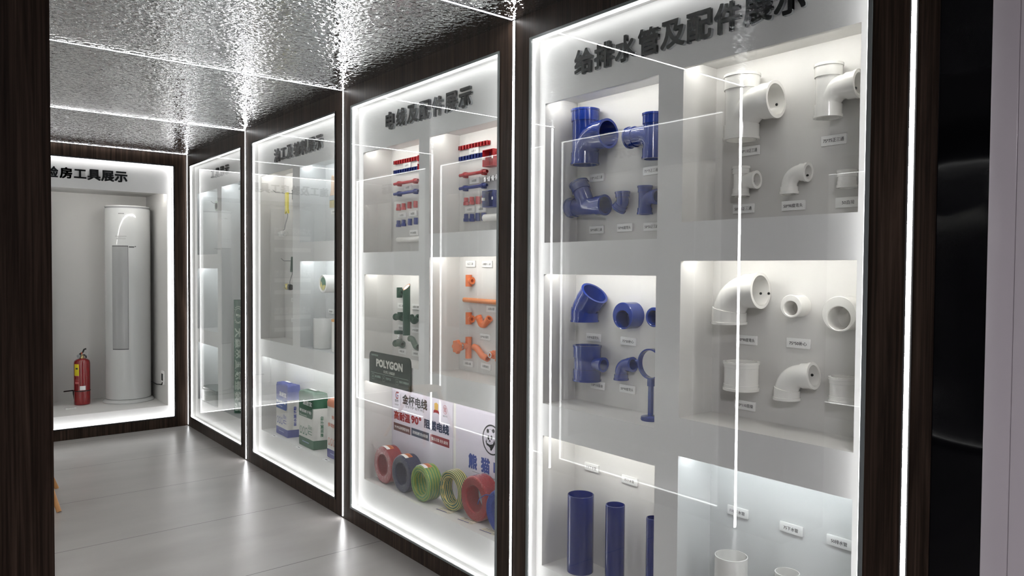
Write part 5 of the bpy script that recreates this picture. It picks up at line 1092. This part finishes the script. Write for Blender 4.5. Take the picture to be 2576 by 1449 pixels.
bm = BM(); lathe(bm, [(0, HT - NZ - 0.012), (AR - 0.002, HT - NZ - 0.012), (AR, HT - NZ - 0.010), (AR - 0.004, HT - NZ), (AR - 0.05, HT - NZ + 0.004), (0, HT - NZ + 0.004)], (*AC, NZ), (0, 0, 1), 96); obj('top_cap', bm, ACW, t)
bm = BM(); lathe(bm, [(0, 0), (AR + 0.026, 0), (AR + 0.028, 0.006), (AR + 0.012, 0.026), (AR - 0.012, 0.034), (0, 0.034)], (*AC, NZ), (0, 0, 1), 96); obj('base_plate', bm, ACW, t)
f0 = math.atan2(-AC[1], -AC[0])
zv0, zv1 = (1.5084, 0.7308)[1], (1.5150, 1.7351)[1]
va, vb = f0 + radians(-40), f0 + radians(0.5)
bm = BM(); lathe(bm, [(AR - 0.002, zv0), (AR + 0.0006, zv0), (AR + 0.0006, zv1), (AR - 0.002, zv1)], (*AC, 0), (0, 0, 1), 24, closed=True, a0=va - 0.012, a1=vb + 0.012, u=(1, 0, 0)); obj('outlet_gap', bm, ACD, t)
bm = BM(); lathe(bm, [(AR - 0.002, zv0 + 0.007), (AR + 0.0016, zv0 + 0.007), (AR + 0.0016, zv1 - 0.007), (AR - 0.002, zv1 - 0.007)], (*AC, 0), (0, 0, 1), 24, closed=True, a0=va, a1=vb, u=(1, 0, 0)); obj('outlet_panel', bm, ACG, t)
def ac_patch(name, m, px0, px1, zc, hh):
    bm = BM(); lathe(bm, [(AR + 0.0007, zc - hh / 2), (AR + 0.0007, zc + hh / 2)], (*AC, 0), (0, 0, 1), 6, a0=f0 + px0, a1=f0 + px1, u=(1, 0, 0)); obj(name, bm, m, t)
GP = mat('grey_ac_print', (0.22, 0.22, 0.22), 0.5); GP2 = mat('dark_ac_print', (0.1, 0.1, 0.1), 0.5)
ac_patch('maker_print', GP, -0.40, -0.14, (1.5219, 2.0440)[1], 0.008)
ac_patch('feature_print', mat('faint_ac_print', (0.42, 0.43, 0.42), 0.4), -0.55, -0.05, (1.5068, 1.8262)[1], 0.007); ac_patch('feature_print', mat('faint_ac_print', (0.5, 0.51, 0.5), 0.4), -0.50, -0.08, (1.5066, 1.8033)[1], 0.010)
ac_patch('energy_print', GP2, 0.05, 0.28, (1.6063, 1.7237)[1], 0.012); ac_patch('energy_print', GP2, 0.30, 0.36, (1.6413, 1.7284)[1], 0.009)
# extinguisher
c = (1.1992, 7.9695); ec = (c[0], c[1] + 0.03); ER = 0.069
t = thing('fire_extinguisher', 'red fire extinguisher with yellow tag and black handle', 'fire extinguisher', (*ec, NZ))
ERED = mat('extinguisher_red', srgb(134, 10, 18), 0.18, coat=0.6)
eh = (1.1903, 0.6469)[1] - NZ
bm = BM(); lathe(bm, [(0, 0.004), (ER - 0.008, 0), (ER, 0.006), (ER, eh - 0.04), (ER * 0.93, eh - 0.018), (ER * 0.7, eh - 0.003), (ER * 0.4, eh + 0.004), (0.02, eh + 0.006), (0, eh + 0.006)], (*ec, NZ), (0, 0, 1), 48); obj('cylinder', bm, ERED, t, ang=50)
bm = BM(); lathe(bm, [(0, eh), (0.02, eh), (0.02, eh + 0.02), (0.015, eh + 0.025), (0.015, eh + 0.04), (0, eh + 0.04)], (*ec, NZ), (0, 0, 1), 20); obj('valve_neck', bm, mat('dull_brass', (0.42, 0.34, 0.18), 0.35, metal=0.9), t)
ez = NZ + eh
bm = BM(); sweep(bm, fillet([(ec[0] - 0.022, ec[1], ez + 0.042), (ec[0] + 0.008, ec[1], ez + 0.062), (ec[0] + 0.018, ec[1], ez + 0.088), (ec[0] + 0.036, ec[1] - 0.004, ez + 0.094)], 0.012, 5), 0.0075, 10)
obj('squeeze_lever', bm, BLACK, t)
bm = BM(); sweep(bm, fillet([(ec[0] + 0.004, ec[1], ez + 0.036), (ec[0] + 0.03, ec[1] - 0.004, ez + 0.034), (ec[0] + 0.036, ec[1] - 0.004, ez + 0.006)], 0.014, 5), 0.007, 10); obj('carry_handle', bm, BLACK, t)
bm = BM(); lathe(bm, [(0, 0), (0.017, 0), (0.017, 0.012), (0.013, 0.012), (0.013, 0.010), (0, 0.010)], (ec[0] - 0.024, ec[1] - 0.012, ez + 0.028), (-0.7, -1, 0), 24); obj('pressure_gauge', bm, STEEL, t)
bm = BM(); lathe(bm, [(0.012, 0), (0.0135, 0), (0.0135, 0.0018), (0.012, 0.0018)], (ec[0] + 0.038, ec[1] - 0.01, ez + 0.04), (0, -1, 0), 24, closed=True); obj('safety_ring', bm, CHROME, t)
bm = BM(); sweep(bm, [(ec[0] - 0.004, ec[1] - 0.014, ez + 0.044), (ec[0] - 0.004, ec[1] - 0.014, ez + 0.062)], 0.006, 10); obj('lead_seal', bm, mat('seal_orange', (0.5, 0.12, 0.05), 0.5), t)
ef = math.atan2(-ec[1], -ec[0])
def epatch(name, m, a0, a1, z0_, z1_, off=0.0012, par=None):
    bm = BM(); lathe(bm, [(ER + off, z0_), (ER + off, z1_)], (*ec, NZ), (0, 0, 1), 10, a0=ef + a0, a1=ef + a1, u=(1, 0, 0)); return obj(name, bm, m, par or t)
tagm = mat('yellow_tag', srgb(226, 206, 30), 0.45)
epatch('inspection_tag', tagm, -1.02, -0.36, eh - 0.155, eh - 0.045, 0.003); epatch('tag_print', INK, -0.8, -0.5, eh - 0.095, eh - 0.08, 0.0038)
epatch('white_label', CARD, -0.28, 0.42, 0.145, 0.185)
epatch('instruction_print', mat('pale_red_print', srgb(206, 120, 118), 0.5), -0.95, -0.38, 0.28, 0.29); epatch('instruction_print', mat('pale_red_print', srgb(196, 100, 100), 0.5), -0.95, -0.38, 0.24, 0.245)
epatch('instruction_print', mat('pale_red_print', srgb(196, 100, 100), 0.5), -0.95, -0.42, 0.205, 0.228)
bm = BM(); lathe(bm, [(ER + 0.0006, 0.132), (ER + 0.003, 0.132), (ER + 0.003, 0.139), (ER + 0.0006, 0.139)], (*ec, NZ), (0, 0, 1), 48, closed=True); obj('rubber_band', bm, BLACK, t)
bm = BM(); sweep(bm, [(ec[0] - 0.05, ec[1] + 0.075, NZ + 0.01), (ec[0] - 0.066, ec[1] + 0.05, NZ + 0.10), (ec[0] - 0.072, ec[1] + 0.03, NZ + 0.136), (ec[0] - 0.155, ec[1] - 0.03, NZ + 0.142)], 0.006, 10); obj('hose', bm, BLACK, t)
c = (1.0767, 7.8105); t = thing('price_card', 'small flat name card lying in front of the fire extinguisher', 'price card', (c[0], c[1], NZ)); bm = BM(); box(bm, c[0] - 0.045, c[0] + 0.045, c[1] - 0.018, c[1] + 0.018, NZ - 0.0003, NZ + 0.006, 0.001); obj('card', bm, CARD, t); bm = BM(); quad(bm, (c[0] - 0.025, c[1] - 0.004, NZ + 0.0066), (c[0] + 0.03, c[1] - 0.004, NZ + 0.0066), (c[0] + 0.03, c[1] + 0.006, NZ + 0.0066), (c[0] - 0.025, c[1] + 0.006, NZ + 0.0066)); obj('printed_lines', bm, INK, t, smooth=False)
# socket, cord and pouches behind the air conditioner
a, b = (7.6793, 0.5320), (7.5045, 0.3861); ys, zs = (a[0] + b[0]) / 2, (a[1] + b[1]) / 2
t = thing('wall_socket', 'white wall socket with black insert on the niche side wall', 'socket', (1.831, ys, zs))
bm = BM(); box(bm, 1.815, 1.8315, ys - 0.05, ys + 0.05, zs - 0.068, zs + 0.068, 0.004); obj('socket_plate', bm, CARD, t)
bm = BM(); box(bm, 1.8135, 1.8155, ys - 0.028, ys + 0.028, zs - 0.03, zs + 0.038, 0.001); obj('socket_insert', bm, BLACK, t)
t = thing('power_cord', 'black power cord running from the air conditioner to the socket', 'cord', (1.76, ys + 0.1, zs - 0.07))
bm = BM(); sweep(bm, fillet([(AC[0] + AR * 0.9, AC[1] + 0.05, zs - 0.075), (1.80, ys + 0.14, zs - 0.082), (1.812, ys, zs - 0.068), (1.816, ys - 0.012, zs - 0.045)], 0.015, 5), 0.006, 10); obj('cable', bm, BLACK, t)
def lump(name, label, cat, c, s, m, seed):
    rnd = random.Random(seed); bm = BM(); bmesh.ops.create_icosphere(bm, subdivisions=3, radius=1)
    for v in bm.verts:
        q = 1 + 0.12 * sin(v.co.x * 5 + seed) * cos(v.co.y * 4 + seed * 2) + 0.08 * sin(v.co.z * 7 + seed); v.co = Vector((c[0] + v.co.x * s[0] * q, c[1] + v.co.y * s[1] * q, c[2] + max(v.co.z, -0.8) * s[2] * q))
    return tag(obj(name, bm, m, None), label, cat)
lump('cloth_pouch', 'beige cloth pouch tucked behind the air conditioner', 'pouch', (1.788, 8.125, NZ + 0.052), (0.036, 0.05, 0.062), mat('beige_cloth', srgb(120, 112, 98), 0.8), 3)
bm = BM()
for k, (dx, hh) in enumerate(((0, 0.15), (0.026, 0.14))): poly_prism(bm, [(1.775 + dx - 0.01, 8.1, zs - 0.07), (1.775 + dx + 0.012, 8.1, zs - 0.07), (1.775 + dx + 0.012, 8.1, zs - 0.07 + hh * 0.55), (1.775 + dx + 0.004, 8.1, zs - 0.07 + hh), (1.775 + dx - 0.006, 8.1, zs - 0.07 + hh * 0.7)], (0, 0.015, 0))
tag(obj('hose_wrap', bm, mat('dark_brown_wrap', (0.02, 0.015, 0.012), 0.7), None, smooth=False), 'dark wrapped hose ends standing behind the air conditioner', 'hose')
# printed sheet on the far left of the end niche (seen mirrored in the glass)
a, b = (0.9512, 2.1907), (0.9541, 0.7453)
sx1 = a[0]; t = thing('notice_sheet', 'tall grey sheet with repeated pale lettering, mirrored in the paint cabinet glass', 'notice', ((0.44 + sx1) / 2, 8.012, NZ + 0.002))
TB = face_T((0, 8.005, 0), 'B'); bm = BM(); box(bm, 0.44, sx1, 8.006, 8.018, NZ + 0.002, a[1]); obj('sheet', bm, mat('mid_grey_sheet', (0.33, 0.335, 0.33), 0.5), t, smooth=False)
SP = mat('pale_sheet_print', (0.62, 0.62, 0.6), 0.5); wS = sx1 - 0.44
for yy in (582, 690, 785):
    z = (0.6846, 1.9483)[1] + (582 - yy) * (a[1] - b[1]) / 325.0; cx = (0.44 + sx1) / 2
    put(t, 'sheet_lettering', SP, '大森林国际整装馆', TB, cx, z, width=wS * 0.84, height=0.08, bold=0.02)
    bm = BM(); rect(bm, TB, cx - wS * 0.42, cx + wS * 0.42, z - 0.10, z - 0.055, 0.0008); rect(bm, TB, cx - wS * 0.42, cx + wS * 0.42, z - 0.235, z - 0.19, 0.0008); obj('sheet_band', bm, SP, t, smooth=False)

# ------------------------------------------------------------------ stool behind the pillar
OAK = add_noise(mat('honey_beech', rough=0.4), srgb(196, 146, 92), srgb(176, 124, 72), scale=(1, 1, 0.15), nscale=30)
sx, sy = 0.475, 5.545; t = thing('wooden_stool', 'light wooden stool, only two splayed legs showing past the dark pillar', 'stool', (sx, sy, 0))
fa_, fb_ = (0.7172, 5.8445), (0.6576, 5.2655)
for k, (fx, fy) in enumerate((fa_, fb_, (0.30, fa_[1] - 0.01), (0.30, fb_[1] + 0.01))):
    tx, ty = sx + (0.07 if k < 2 else -0.07), sy + (0.11 if fy > sy else -0.11)
    bm = BM(); sweep(bm, [(fx, fy, 0.001), (tx, ty, 0.44)], [0.014, 0.019], 12); obj('leg', bm, OAK, t)
bm = BM(); lathe(bm, [(0, 0), (0.14, 0), (0.15, 0.006), (0.15, 0.024), (0.142, 0.03), (0, 0.028)], (sx, sy, 0.44), (0, 0, 1), 48); obj('seat', bm, OAK, t)
